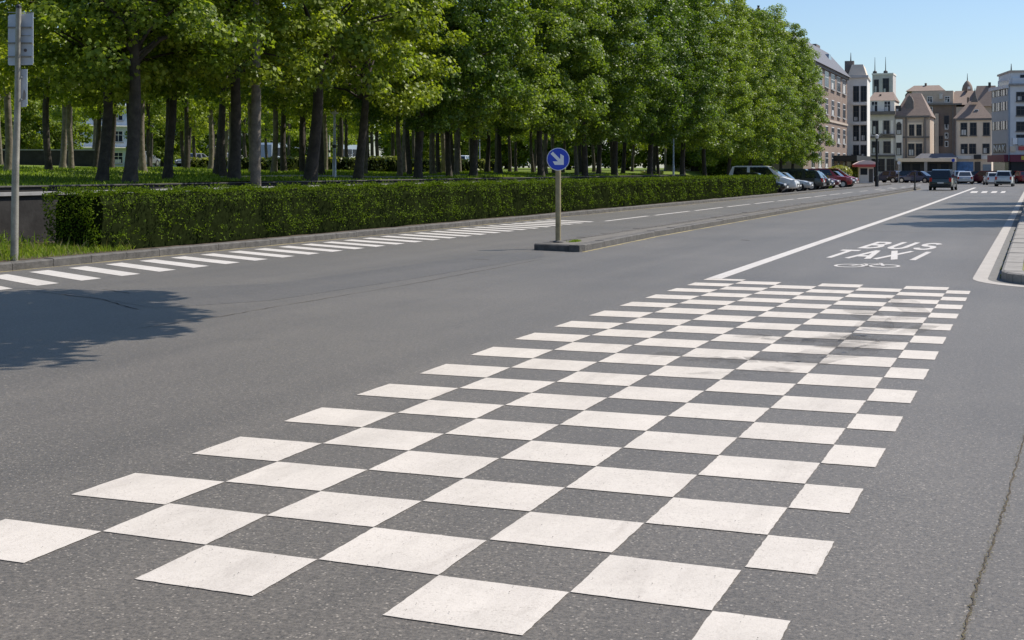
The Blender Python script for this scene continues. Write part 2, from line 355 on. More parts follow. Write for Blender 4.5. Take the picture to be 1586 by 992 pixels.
GLYPH = {'B': [[(.08, 0), (.08, 1)], [(.08, .925)] + arcp(.28, .735, .17, .19, 90, -90) + [(.08, .545)], [(.08, .505)] + arcp(.28, .29, .20, .215, 90, -90) + [(.08, .075)]],
         'U': [[(.08, 1)] + arcp(.27, .28, .19, .205, 180, 360) + [(.46, 1)]],
         'S': [arcp(.27, .735, .19, .19, 20, 180) + arcp(.27, .735, .19, .21, 190, 265)[1:] + arcp(.27, .29, .20, .225, 80, -90)[1:] + arcp(.27, .265, .20, .19, 260, 190)[1:]],
         'T': [[(.01, .925), (.55, .925)], [(.28, .85), (.28, 0)]], 'A': [[(.03, 0), (.30, 1)], [(.57, 0), (.30, .97)], [(.14, .30), (.46, .30)]],
         'X': [[(.04, 0), (.54, 1)], [(.04, 1), (.54, 0)]], 'I': [[(.28, 0), (.28, 1)]]}
for body, a, b, h in (('BUS', at(1327, 385), at(1441, 388), 2.8), ('TAXI', at(1267, 399.3), at(1418, 403.7), 2.75)):
    adv = .72; kx = (b - a).length / (adv * (len(body) - 1) + (.54 if body[-1] != 'I' else .36)); pen = .155; mb = MB(); q = 0
    for gi, ch in enumerate(body):
        for pl in GLYPH[ch]:
            for (xa, ya), (xb, yb) in zip(pl, pl[1:]):
                d = Vector((xb - xa, yb - ya)).normalized(); e = d * pen * .16 if len(pl) > 2 else Vector((0, 0)); p = Vector((-d.y, d.x)) * pen / 2; z = q % 7 * .00025; q += 1
                A, B = Vector((xa, ya)) - e, Vector((xb, yb)) + e
                mb.quad(*[((gi * adv + w.x) * kx - .05 * w.y * h, w.y * h, z) for w in (A - p, B - p, B + p, A + p)])
    o = struct(mb.build('bus_lane_text', M['paint_thin'])); o.location = (a.x, a.y, Z2); o.rotation_euler = (0, 0, math.atan2(b.y - a.y, b.x - a.x))
def ring(mb, cx, cy, rx, ry, wd, z, seg=28):
    for k in range(seg):
        a, b = 2 * math.pi * k / seg, 2 * math.pi * (k + 1) / seg
        mb.quad((cx + rx * math.cos(a), cy + ry * math.sin(a), z), (cx + rx * math.cos(b), cy + ry * math.sin(b), z),
                (cx + (rx - wd) * math.cos(b), cy + (ry - wd * 2) * math.sin(b), z), (cx + (rx - wd) * math.cos(a), cy + (ry - wd * 2) * math.sin(a), z))
def stroke(mb, a, b, wd, z):
    a, b = Vector((*a, z)), Vector((*b, z)); d = (b - a).normalized(); p = Vector((-d.y, d.x, 0)) * wd / 2
    mb.quad(a - p, b - p, b + p, a + p)
mb = MB(); c0 = at(1316, 412); c1 = at(1368, 412.5)
ring(mb, c0.x, c0.y, .27, .42, .06, Z2); ring(mb, c1.x + .02, c1.y, .27, .42, .06, Z2)
for a, b in (((c0.x, c0.y), (c0.x + .22, c0.y + .5)), ((c0.x + .22, c0.y + .5), (c1.x - .1, c1.y + .5)), ((c1.x - .1, c1.y + .5), (c0.x + .3, c0.y)),
             ((c0.x, c0.y), (c0.x + .3, c0.y)), ((c1.x, c1.y), (c1.x - .12, c1.y + .7)), ((c0.x + .3, c0.y), (c0.x + .2, c0.y + .62))):
    stroke(mb, a, b, .06, Z3)
struct(mb.build('bicycle_marking', M['paint_thin']))
# hatched band along the left kerb
mb = MB(); u = 14.0
while u < 42:
    k = KV(u); s = 1.0 + max(0, (u - 30)) * .004
    mb.quad((k + .50, u + .95, Z2), (k + 2.45, u - .15, Z2), (k + 2.45, u + .32, Z2), (k + .50, u + 1.42, Z2)); u += .96 * s
struct(mb.build('hatched_marking', M['paint_thin']))
mb = MB()
u = 42
while u < 130:
    mb.quad((KV(u) + 2.55, u, Z2), (KV(u) + 2.70, u, Z2), (KV(u) + 2.70, u + 5.2, Z2), (KV(u) + 2.55, u + 5.2, Z2)); u += 5.9 if u < 90 else 9
for u in range(110, 150, 9): mb.quad((-11.6, u, Z2), (-11.4, u, Z2), (-11.4, u + 4, Z2), (-11.6, u + 4, Z2))
struct(mb.build('edge_line', M['paint_thin']))
struct(MB().quad((-10.22, 30, Z1), (-10.10, 30, Z1), (-9.85, 118, Z1), (-9.97, 118, Z1)).build('island_line', M['paint_thin']))

# patches, seams and cracks in the asphalt
def wobble(pts, n, amp):
    out = []
    for a, b in zip(pts, pts[1:]):
        for k in range(n): out.append(a.lerp(b, k / n) + Vector((random.uniform(-amp, amp), random.uniform(-amp, amp), 0)))
    return out + [pts[-1]]
def strip(mb, line, w0, w1, z):
    for i in range(len(line) - 1):
        d = (line[i + 1] - line[i]); d.z = 0; p = Vector((-d.y, d.x, 0)).normalized()
        wa, wb = [random.uniform(w0, w1) for _ in range(2)]
        if i: wa = last
        a, b = line[i], line[i + 1]
        mb.quad((a.x - p.x * wa, a.y - p.y * wa, z), (b.x - p.x * wb, b.y - p.y * wb, z), (b.x + p.x * wb, b.y + p.y * wb, z), (a.x + p.x * wa, a.y + p.y * wa, z)); last = wb
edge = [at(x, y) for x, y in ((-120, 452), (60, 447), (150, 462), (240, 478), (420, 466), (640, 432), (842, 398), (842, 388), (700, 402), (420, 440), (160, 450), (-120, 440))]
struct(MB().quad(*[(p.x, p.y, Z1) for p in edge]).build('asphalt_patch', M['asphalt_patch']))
mb = MB()
strip(mb, wobble([at(55, 452), at(150, 463), at(215, 480)], 9, .02), .006, .016, Z2)
strip(mb, wobble([at(160, 449), at(200, 455)], 6, .02), .006, .014, Z2)
strip(mb, wobble([at(215, 509), at(340, 491), at(420, 477), at(640, 440), at(840, 402)], 14, .015), .003, .009, Z2)
strip(mb, wobble([at(1590, 660), at(1560, 775), at(1538, 840), at(1515, 900), at(1490, 992), at(1470, 1090)], 26, .007), .002, .006, Z2)
strip(mb, wobble([at(1320, 357), at(1420, 361), at(1555, 364)], 12, .03), .008, .02, Z2)
strip(mb, wobble([at(1148, 372), at(1160, 373)], 4, .02), .02, .05, Z2); strip(mb, wobble([at(735, 402), at(757, 403)], 4, .02), .01, .03, Z2)
struct(mb.build('crack', M['crack']))
m = bpy.data.materials.new('tyre_rubber'); m.use_nodes = True; n, l = nodes(m); b = n['Principled BSDF']; b.inputs['Base Color'].default_value = (.10, .092, .085, 1); b.inputs['Roughness'].default_value = .8
vv_ = n.new('ShaderNodeTexCoord').outputs['Object']; tb = n.new('ShaderNodeBsdfTransparent'); mx = n.new('ShaderNodeMixShader')
l.new(ramp(n, l, noise(n, l, vmap(n, l, vv_, 1.4, 2.2), 1.0, 7, .7, .5), .42, .78, (0, 0, 0), (.62, .62, .62)), mx.inputs[0]); l.new(tb.outputs[0], mx.inputs[1]); l.new(b.outputs[0], mx.inputs[2]); l.new(mx.outputs[0], n['Material Output'].inputs[0])
mb = MB()
for k, (pl, wa) in enumerate((([(1010, 548), (1120, 560), (1240, 556), (1330, 530), (1360, 500), (1330, 478)], .22), ([(1150, 520), (1260, 530), (1360, 512), (1420, 486), (1390, 462)], .20), ([(1060, 585), (1190, 575), (1330, 548), (1450, 500)], .16))):
    strip(mb, wobble([at(*q) for q in pl], 7, .03), wa * .7, wa, .0062 + k * .0004)
struct(mb.build('tyre_marks', m))
rng = np.random.default_rng(3)
mb = MB()                                           # grit gathered in the long joint
ln = wobble([at(1590, 660), at(1560, 775), at(1538, 840), at(1515, 900), at(1490, 992)], 60, .012)
for p in ln:
    for _ in range(1):
        x, y, s = p.x + random.gauss(0, .007), p.y + random.gauss(0, .007), random.uniform(.002, .0045)
        mb.add([(x - s, y - s, Z2), (x + s, y - s * .6, Z2), (x + s * .3, y + s, Z2), (x, y, Z2 + s)], [(0, 1, 3), (1, 2, 3), (2, 0, 3)])
stuff(mb.build('grit', M['ochre']))
mb = MB()
for _ in range(900):                               # loose pale chips lying on the asphalt in front
    x, y = random.uniform(-100, 1690), random.uniform(560, 1020); p = at(x, y); s = random.uniform(.0015, .004)
    a = random.uniform(0, 6.28); c, d = math.cos(a) * s, math.sin(a) * s
    mb.add([(p.x - c, p.y - d, .0085), (p.x + d, p.y - c, .0085), (p.x + c, p.y + d, .0085), (p.x - d * .6, p.y + c * .6, .0085), (p.x, p.y, .0085 + s * .8)], [(0, 1, 4), (1, 2, 4), (2, 3, 4), (3, 0, 4)])
stuff(mb.build('gravel', mat('chips', (.24, .21, .18), .9, noise=.7, scale=30)))

# left kerb and verge
def kerb_run(name, pts, wd, z, m, seglen=1.0, z0=-.02):
    mb = MB()
    for a, b in zip(pts, pts[1:]):
        a, b = Vector((*a, 0)), Vector((*b, 0)); L = (b - a).length; d = (b - a) / L; p = Vector((-d.y, d.x, 0)) * wd; n = max(1, round(L / seglen))
        for k in range(n):
            q, r = a + d * (k * L / n + .006), a + d * ((k + 1) * L / n - .006); h = z + random.uniform(-.006, .006); e = .02
            mb.add([(*q.xy, z0), (*r.xy, z0), (*(r + p).xy, z0), (*(q + p).xy, z0), (*q.xy, h - e), (*r.xy, h - e), (*(r + p).xy, h), (*(q + p).xy, h), (*(q + p * .12).xy, h), (*(r + p * .12).xy, h)],
                   [(0, 1, 5, 4), (4, 5, 9, 8), (8, 9, 6, 7), (2, 3, 7, 6), (1, 2, 6, 9, 5), (3, 0, 4, 8, 7)])
    return struct(mb.build(name, m))
kerb_run('kerb', [(KV(u), u) for u in (-6, 20, 50, 87, 150)], .22, .14, M['kerbstone'])
mb = MB(); strip(mb, wobble([Vector((KV(u) + .05, u, 0)) for u in (10, 30, 50, 70, 110)], 40, .012), .015, .05, Z1); struct(mb.build('gutter_dirt', M['ochre']))
mb = MB(); uu = [-6 + 1.0 * k for k in range(96)]; vv = [-.22, -.5, -.9, -1.5, -2.2, -3.2, -4.3]
grid = []
for u in uu:
    for dv in vv:
        h = .12 + (.10 * sstep(0, .8, -dv - .2) * (1 - sstep(20.2, 21.5, u)) + random.uniform(-.015, .015) if dv < -.3 else 0)
        grid.append((KV(u) + dv, u, h))
nvv = len(vv)
mb.add(grid, [(i * nvv + j, (i + 1) * nvv + j, (i + 1) * nvv + j + 1, i * nvv + j + 1) for i in range(len(uu) - 1) for j in range(nvv - 1)])
struct(mb.build('verge', M['soil']))
# traffic island
mb = MB(); ow = [(-8.70, 26.2), (-8.95, 33), (-9.0, 60), (-9.05, 118), (-9.25, 120.5), (-9.55, 120.5), (-9.75, 118), (-9.85, 60), (-9.85, 33), (-9.80, 26.5)]
mb.prism([(x + (.22 if x < -9.4 else -.22), y + (.22 if y < 30 else (-.2 if y > 120 else 0))) for x, y in ow], 0, .125)
struct(mb.build('traffic_island', M['island']))
kerb_run('island_kerb', ow + [ow[0]], .22, .14, M['kerbstone'])
mb = MB(); strip(mb, wobble([Vector((x + .07, y, 0)) for x, y in ow[:4]], 40, .012), .02, .05, Z1); struct(mb.build('island_dirt', M['ochre']))
# right pavement with a rounded near corner
cx, cy, rad = .75, 22.1, 1.25
arc = [(cx + rad * math.cos(R(a)), cy + rad * math.sin(R(a))) for a in range(270, 179, -10)]
edgeR = [(9, cy - rad), (3, cy - rad)] + arc + [(-.47, 60), (-.45, 112), (.6, 126), (4, 136)]
kerb_run('pavement_kerb', edgeR[::-1], .30, .15, M['kerb_pale'], .9)
def inset(pts, d):
    out = []
    for i, p in enumerate(pts):
        a, b = Vector(pts[max(0, i - 1)]), Vector(pts[min(len(pts) - 1, i + 1)]); t = (b - a).normalized(); out.append((p[0] + t.y * d, p[1] - t.x * d))
    return out
ins = inset(edgeR, .32)
struct(MB().prism([(14, cy - rad + .32)] + [(14, 140)] + ins[::-1], 0, .146).build('pavement', M['paving']))
mb = MB()
for i in range(1, 60): mb.quad((-.13, 22 + i * 1.5, .150), (2.2, 22 + i * 1.5, .150), (2.2, 22 + i * 1.5 + .012, .150), (-.13, 22 + i * 1.5 + .012, .150))
mb.quad((.95, 22, .1504), (.962, 22, .1504), (.962, 112, .1504), (.95, 112, .1504))
struct(mb.build('paving_joints', M['gutter']))
mb = MB(); strip(mb, wobble([Vector((*p, 0)) for p in ins[2:14]], 12, .012), .006, .022, .152); struct(mb.build('joint_moss', M['moss']))
out1, out2 = inset(edgeR, -.20), inset(edgeR, -.42)
n0 = 1
mb = MB()
for i in range(n0, len(edgeR) - 3): mb.quad((*out2[i], Z2), (*out1[i], Z2), (*out1[i + 1], Z2), (*out2[i + 1], Z2))
struct(mb.build('edge_band', M['palestone']))
mb = MB()
for i in range(n0, len(edgeR) - 3): mb.quad((*out1[i], Z1), (*edgeR[i], Z1), (*edgeR[i + 1], Z1), (*out1[i + 1], Z1))
struct(mb.build('gutter', M['gutter']))
mb = MB()
for _ in range(26):
    y = 21.5 + abs(random.gauss(0, 9)); x = -.53 + random.uniform(-.03, .02); s = random.uniform(.02, .06)
    mb.prism([(x + .35 * s * math.cos(k) * random.uniform(.6, 1), y + 1.6 * s * math.sin(k) * random.uniform(.6, 1)) for k in np.linspace(0, 5.6, 8)], Z1, .02 + s * .15)
stuff(mb.build('gutter_moss', M['moss']))

# ------------------------------------------------------------------ raised park
def terr(v, u):
    d = max(0, -21.4 - v); rise = .022 * min(d, 55) * (1 - .5 * sstep(45, 85, u)); b = 1.30 + rise
    f = sstep(86, 104, u) * sstep(-34, -27, v); return b * (1 - f) + .10 * f + .05 * math.sin(v * .7 + u * .31) * (1 - sstep(80, 100, u))
gv = [-21.4 - 1.1 * k for k in range(40)] + [-66 - 6 * k for k in range(30)]; gu = [-20 + 2.0 * k for k in range(85)] + [152 + 8 * k for k in range(20)]
pts = [(v, u, terr(v, u)) for u in gu for v in gv]; n = len(gv)
struct(MB().add(pts, [(i * n + j, (i + 1) * n + j, (i + 1) * n + j + 1, i * n + j + 1) for i in range(len(gu) - 1) for j in range(n - 1)]).build('lawn', M['lawn'], smooth=60))
def drape(name, m, v0, v1, u0, u1, st=2.0, dz=.02):
    mb = MB(); k = int((u1 - u0) / st)
    for i in range(k):
        a, b = u0 + i * st, u0 + (i + 1) * st
        for s in range(3):
            x0, x1 = v0 + (v1 - v0) * s / 3, v0 + (v1 - v0) * (s + 1) / 3
            mb.quad((x0, a, terr(x0, a) + dz), (x1, a, terr(x1, a) + dz), (x1, b, terr(x1, b) + dz), (x0, b, terr(x0, b) + dz))
    return struct(mb.build(name, m))
drape('path', M['path'], -26.2, -24.4, 38, 96)
drape('park_road', M['asphalt_new'], -96, -84, -10, 180, 4, .03)
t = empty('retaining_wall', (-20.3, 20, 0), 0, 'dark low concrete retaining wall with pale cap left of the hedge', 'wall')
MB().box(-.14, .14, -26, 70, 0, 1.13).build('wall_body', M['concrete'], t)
MB().box(-.20, .20, -26, 70, 1.133, 1.20).build('cap', M['cap'], t)
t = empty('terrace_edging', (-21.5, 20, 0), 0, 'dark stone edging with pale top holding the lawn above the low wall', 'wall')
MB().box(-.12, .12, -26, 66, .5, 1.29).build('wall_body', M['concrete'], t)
MB().box(-.16, .16, -26, 66, 1.293, 1.32).build('cap', M['kerbstone'], t)
struct(MB().quad((-21.4, -6, 1.02), (-20.4, -6, 1.02), (-20.4, 90, 1.02), (-21.4, 90, 1.02)).build('terrace_bed', M['soil']))

# ------------------------------------------------------------------ hedge along the kerb
H0, H1 = 20.7, 88.5
def hedge_build(name, v_of, th, u0, u1, zb, zt, label, lmat, near=True, sizek=1.0, dens=1.0, seed=1):
    rng = np.random.default_rng(seed)
    root = empty(name, (v_of(u0) - th / 2, u0, zb), 0, label, 'hedge'); ox, oy, oz = root.location
    def bulge(u, z): return .06 * np.sin(u * 2.1 + 1.3 * np.sin(u * .7)) + .05 * np.sin(u * 5.3 + z * 3) - .16 * np.exp(-((np.mod(u + .5 * np.sin(u), 2.6) - 1.3) / .10) ** 2) * np.clip((u - 55) / 25, 0, 1)
    vof = np.vectorize(v_of)
    mb = MB(); us = np.arange(u0 + .30, u1 - .1, .5)
    prof = [(-.10, zb), (-.10, zt - .22), (-.22, zt - .06), (-th + .2, zt - .06), (-th + .1, zt - .25), (-th + .1, zb)]
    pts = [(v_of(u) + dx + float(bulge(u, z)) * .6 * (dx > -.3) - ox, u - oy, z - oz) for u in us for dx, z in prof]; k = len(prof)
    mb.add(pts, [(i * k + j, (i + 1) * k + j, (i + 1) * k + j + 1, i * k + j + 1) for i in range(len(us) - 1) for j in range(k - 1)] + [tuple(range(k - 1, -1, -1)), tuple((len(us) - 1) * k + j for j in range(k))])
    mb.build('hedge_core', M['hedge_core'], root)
    V = []
    for s0 in np.arange(u0, u1, 3.0):
        s1 = min(s0 + 3, u1); L = s1 - s0; D = depth((v_of(s0), s0)); sz = sizek * .052 * max(1, D / 34.) ** .9
        dn = dens * 1.25 / (sz * sz)
        h = zt - zb
        n = int(L * h * dn * .95); u = rng.uniform(s0, s1, n); z = zb + .04 + (h - .04) * rng.uniform(0, 1, n) ** .85
        z = np.where((rng.uniform(0, 1, n) < .35) & (z < zb + .22), zb + .3, z)
        nz = np.sin(u * 6.1 + 2.2 * np.sin(z * 4.3 + u)) * np.sin(z * 8.7 + 2 * np.sin(u * 3.7)) + .7 * np.sin(u * 1.3 + .8 * np.sin(u * .41)) * np.sin(z * 3 + u * .6)
        kp = (nz + rng.normal(0, .40, n) > -.02) | (z > zt - .22); u, z, nz = u[kp], z[kp], nz[kp]; n = len(u)
        x = vof(u) + bulge(u, z) + .045 * nz + rng.normal(0, .04, n) - np.clip(z - (zt - .12), 0, 1) * .8
        V.append(leaves(np.stack([x, u, z], 1), np.tile([.9, 0, .45], (n, 1)), sz, rng, .6, .3, .65))
        n = int(L * th * dn * 1.5); u = rng.uniform(s0, s1, n); x = vof(u) - th * rng.uniform(0, 1, n)
        z = zt + .03 * np.sin(u * 3 + x * 5) + .02 * np.sin(u * 9) + np.abs(rng.normal(0, .028, n)) - .02
        V.append(leaves(np.stack([x, u, z], 1), np.tile([0., 0, 1.], (n, 1)), sz, rng, .55, -.5, .6))
    n = int(th * (zt - zb) * dens * 3.2 / (.052 * sizek) ** 2)                 # the near end
    x = v_of(u0) - th * rng.uniform(0, 1, n); z = zb + (zt - zb) * rng.uniform(0, 1, n)
    V.append(leaves(np.stack([x, u0 + .12 * rng.uniform(0, 1, n) + .06 * np.sin(z * 4) + .05 * np.sin(x * 7) + .5 * np.clip(z - zt + .12, 0, 1), z], 1), np.tile([.1, -.7, .6], (n, 1)), .055 * sizek, rng, .6, .3, .65))
    n = int((u1 - u0) * 9 * (1 if near else .0))                              # stray shoots
    if n:
        u = u0 + (u1 - u0) * rng.uniform(0, 1, n) ** 1.6; z0 = np.where(rng.uniform(0, 1, n) < .75, zt + .03, zb + rng.uniform(.12, .35, n)); x0 = np.where(z0 >= zt, vof(u) - rng.uniform(0, th, n), vof(u) + .06)
        for k in range(7):
            sp = np.stack([x0 + rng.normal(0, .035, n), u + rng.normal(0, .05, n), z0 + rng.uniform(0, .09, n)], 1)
            V.append(leaves(sp, np.tile([.3, 0, .9], (n, 1)), .05, rng))
    V = np.concatenate(V) - np.array([ox, oy, oz])
    link('foliage', np_mesh('foliage', V, 4, lmat), root)
    return root
hedge_build('hedge', lambda u: KV(u) - .50, 1.25, H0, H1, .13, 1.24, 'long clipped green hedge in front along the stone kerb', M['hedge'])
hedge_build('hedge', lambda u: -36.5, 1.6, 62, 92, terr(-37, 76) - .1, terr(-37, 76) + .85, 'low clipped hedge deep in the park, seen right of the blue round sign', M['bush'], False, 2.0, .9, 5)
hedge_build('hedge', lambda u: -44.5, 1.4, 66, 84, terr(-45, 75), terr(-45, 75) + .75, 'low clipped hedge deep in the park, just left of the blue round sign', M['bush'], False, 2.4, .9, 6)

# grass and weeds
def blades(n, pos, h, rng, m, name, wk=.012, bend=.35):
    P = pos(n); n = len(P); a = rng.uniform(0, 6.28, n); H = h * rng.uniform(.5, 1.4, n); w = wk * rng.uniform(.7, 1.4, n)
    B = np.stack([np.cos(a), np.sin(a), 0 * a], 1) * w[:, None]; T = np.stack([rng.normal(0, bend, n), rng.normal(0, bend, n), np.ones(n)], 1) * H[:, None]
    V = np.stack([P - B, P + B, P + T * .55 + B * .7, P + T + np.stack([0 * a, 0 * a, -.12 * H], 1)], 1)
    return stuff(link(name, np_mesh(name, V, 4, m)))
rng = np.random.default_rng(11)
def vpos(n):
    u = rng.uniform(8, 25.5, n); dv = .24 + rng.uniform(0, 1, n) ** .8 * 3.9
    k = (u < 20.75 + .25 * rng.normal(size=n) - .12 * dv) | (dv < .5) & (u < 21.6); u, dv = u[k], dv[k]
    return np.stack([-15.95 + .011 * (u - 18) - dv, u, np.full(len(u), .14) + .1 * np.clip(dv - .2, 0, .8)], 1)
blades(95000, vpos, .105, rng, M['blade'], 'verge_grass', .006)
def vpos2(n):
    P = vpos(n); return P[(P[:, 0] < -16.4) & (rng.uniform(0, 1, len(P)) < np.clip((-16.2 - P[:, 0]) / 2.5, 0, 1))]
blades(5000, vpos2, .30, rng, M['blade'], 'weeds', .012, .25)
P = vpos2(16000); P[:, 2] += np.abs(rng.normal(0, .13, len(P))); stuff(link('leafy_weeds', np_mesh('leafy_weeds', leaves(P, np.tile([.2, 0, .9], (len(P), 1)), .055, rng), 4, M['hedge'])))
def vpos3(n):
    P = vpos(n); return P[(P[:, 1] > 15.5)]
blades(5000, vpos3, .20, rng, M['dryblade'], 'dry_grass', .005, .3)
def lpos(n):
    u = rng.uniform(22, 92, n); v = -21.7 - rng.uniform(0, 1, n) ** 1.5 * 24; ok = (v < -26.3) | (v > -24.3) | (u < 38)
    u, v = u[ok], v[ok]; return np.stack([v, u, [terr(a, b) - .01 for a, b in zip(v, u)]], 1)
blades(60000, lpos, .10, rng, M['blade'], 'lawn_grass', .022)
def ipos(n): 
    c = at(880, 374.5, .125); return np.stack([c.x + rng.normal(0, .05, n) + .15, c.y + rng.normal(0, .14, n), np.full(n, .12)], 1)
blades(300, ipos, .05, rng, M['blade'], 'island_weeds', .006)

# ------------------------------------------------------------------ trees
def make_crown(name, seed, Rr, zb, zt, nclump, per, size, m, lobed=True, mind=.85, squat=.55, cr=.72):
    rng = np.random.default_rng(seed); C = []; tries = 0
    ph = rng.uniform(0, 6.28, 6)
    while len(C) < nclump and tries < nclump * 60:
        tries += 1
        h = rng.uniform(0, 1); a = rng.uniform(0, 6.28); rr = rng.uniform(0, 1) ** .42
        prof = math.sin(math.pi * (.16 + .78 * h ** .85)) ** squat * (1 + .16 * math.sin(3 * a + ph[0] + 4 * h) + .10 * math.sin(5 * a + ph[1] - 7 * h))
        r = Rr * prof * rr; p = np.array([r * math.cos(a), r * math.sin(a), zb + (zt - zb) * h + .25 * math.sin(2 * a + ph[2])])
        if all(((p - q) ** 2 / np.array([1, 1, .55])).sum() > mind ** 2 for q in C): C.append(p)
    C = np.array(C); V = []
    ctr = np.array([0, 0, zb + (zt - zb) * .4])
    for p in C:
        n = int(per * rng.uniform(.7, 1.3)); out = unit((p - ctr)[None])[0]
        q = rng.normal(0, 1, (n, 3)); q = unit(q) * rng.uniform(0, 1, (n, 1)) ** .45 * np.array([cr, cr, cr * .62]) * rng.uniform(.75, 1.25)
        q[:, 2] -= .25 * (q[:, 0] ** 2 + q[:, 1] ** 2)                           # sprays droop at their rims
        nn = q * .9 + out * .35 + np.array([0, 0, .75])
        V.append(leaves(p + q, nn, size, rng, .95 if lobed else .7, .45, .45, lobed))
    return np_mesh(name, np.concatenate(V), 8 if lobed else 4, m), C
def make_trunk(name, seed, r0, zfork, zt, C, m, lean=.0, nlimb=16):
    random.seed(seed); mb = MB(); pts = []; rad = []; lx, ly = random.uniform(-1, 1) * lean, random.uniform(-1, 1) * lean
    for z, k in ((-.25, 1.55), (.05, 1.32), (.3, 1.1), (.9, 1.0), (1.8, .94), (zfork * .8, .88), (zfork, .86), (zfork + 1.2, .62), (zfork + 2.8, .45), (zt * .75, .22), (zt * .9, .08)):
        t = z / zt; pts.append((lx * z * .5 + .05 * math.sin(z * 1.3 + seed), ly * z * .5 + .05 * math.cos(z * 1.1 + seed), z)); rad.append(r0 * k)
    mb.tube(pts, rad, 12, True, .07)
    idx = list(range(len(C))); random.shuffle(idx)
    for i in idx[:nlimb]:
        c = Vector(C[i]); zs = min(max(zfork + (c.z - zfork) * .35 - .2, zfork - .4), zt * .7); j = np.interp(zs, [p[2] for p in pts], range(len(pts))); k = int(j)
        b = Vector(pts[k]).lerp(Vector(pts[min(k + 1, len(pts) - 1)]), j - k); mid = b.lerp(c, .5) + Vector((random.uniform(-.2, .2), random.uniform(-.2, .2), random.uniform(.1, .5)))
        r = r0 * random.uniform(.20, .36) * (1.25 if zs < zfork + 1 else .7)
        mb.tube([b, b.lerp(mid, .5) + Vector((0, 0, .15)), mid, c], [r, r * .8, r * .55, r * .12], 6, True, .05)
    me = mb.mesh(name, m, 80); random.seed(seed + 99); return me
PROTO = []
for k in range(5):
    cm, C = make_crown('crown', 40 + k, 3.5, 2.3, 13.6, 330, 225, .112, M['leaf'], True, .70, .5, .56)
    PROTO.append((cm, make_trunk('trunk', 60 + k, .160, 2.4 + .25 * (k % 3), 11.5, C, M['bark'], .05 if k % 2 else .12)))
NEAR = []
for k in range(4):
    cm, C = make_crown('crown', 240 + k, 3.15, 2.75, 7.0, 72, 285, .108, M['leaf_n'], True, .95, .45, .60)
    NEAR.append((cm, make_trunk('trunk', 260 + k, .150, 2.5 + .3 * (k % 3), 7.2, C, M['bark'], .06 if k % 2 else .12)))
SLIM = []
for k in range(4):
    cm, C = make_crown('crown', 80 + k, 1.65, 3.0, 6.8, 19, 240, .115, M['leaf_n'], True, .8, .5, .62)
    SLIM.append((cm, make_trunk('trunk', 90 + k, .125, 3.0, 7.2, C, M['bark_pale'] if k == 2 else M['bark'], .08, 10)))
BELT = []
for k in range(3):
    cm, C = make_crown('crown', 120 + k, 4.6, .8, 11, 170, 120, .34, M['leaf_b'], False, 1.0, .4, .95)
    BELT.append((cm, make_trunk('trunk', 130 + k, .25, 2.2, 10, C, M['bark'], .05, 8)))
rt = random.Random(5)
def tree(proto, v, u, s=1.0, sz=1.0, label='', group=None, z=None, name='park_tree', rz=None, lean=(0, 0)):
    root = empty(name, (v, u, terr(v, u) if z is None else z), rt.uniform(0, 6.28) if rz is None else rz, label, 'tree', group)
    root.scale = (s, s, s * sz); root.rotation_euler = (lean[0], lean[1], root.rotation_euler.z)
    link('trunk', proto[1], root); link('crown', proto[0], root); return root
front = [  # pixel column of the trunk, v, scale, label
    (160, -24.2, 1.0, 'slim dark park tree nearest the tall signpost with blank sign backs'),
    (203, -22.2, 1.1, 'stout dark park tree above the left end of the clipped hedge'),
    (362, -22.2, 1.1, 'stout dark forked park tree beside the straight pale trunk'),
    (480, -21.9, 1.25, 'thickest leaning dark trunk of the front row, left of the thin park lamp'),
    (557, -22.4, 1.05, 'dark park tree in the front row just right of the thin park lamp post'),
    (650, -22.6, 1.0, 'leaning dark park tree in the front row behind the middle of the hedge'),
    (735, -22.2, 1.0, 'straight dark front row park tree halfway between the leaning trunk and the blue sign'),
    (838, -22.2, .95, 'dark front row park tree directly left of the blue round sign'),
    (905, -21.8, .95, 'dark front row park tree first to the right of the blue round sign'),
    (953, -21.8, 1.0, 'twin looking front row park tree second to the right of the blue sign'),
    (1008, -21.8, 1.0, 'front row park tree third right of the blue sign, left of a thin pole'),
    (1058, -21.8, 1.0, 'front row park tree just right of the thin pole near the small white house'),
    (1092, -21.9, 1.0, 'front row park tree above the far end of the clipped hedge')]
for i, (x, v, s, lb) in enumerate(front):
    p = on_v(x, v); tree((NEAR[i % 4] if x < 640 else PROTO[i % 5]), p.x, p.y, s, (1.0 if x < 640 else [1.0, .93, 1.08, .97, 1.05][i % 5]), lb, 'front row of park trees', lean=(0, .09) if x == 480 else (0, 0))
for i, u in enumerate((107, 114, 121, 129, 138)):
    tree(PROTO[(i + 2) % 5], -23.0 + .4 * (i % 2), u, .98, [1.1, 1.12, 1.18, 1.16, 1.08][i], ['bright green tree behind the first parked cars', 'bright green tree behind the silver parked cars', 'bright green tree behind the black parked cars',
         'bright green tree behind the red parked cars', 'last bright green tree of the row, beside the brown gabled building'][i], 'trees behind the parked cars', z=.1)
p = on_v(395, -20.9); root = empty('park_tree', (p.x, p.y, 1.0), 0, 'straight slender pale trunk standing right of the stout forked tree', 'tree')
mb = MB(); mb.tube([(0, 0, -.2), (.02, 0, .4), (.03, .02, 3), (-.05, .05, 6.5), (-.02, .0, 9)], [.19, .15, .135, .12, .08], 10, True, .04); mb.build('trunk', M['bark_pale'], root, 80)
cm, C = make_crown('crown', 333, 2.6, 6.3, 10, 50, 260, .13, M['leaf_n']); link('crown', cm, root)
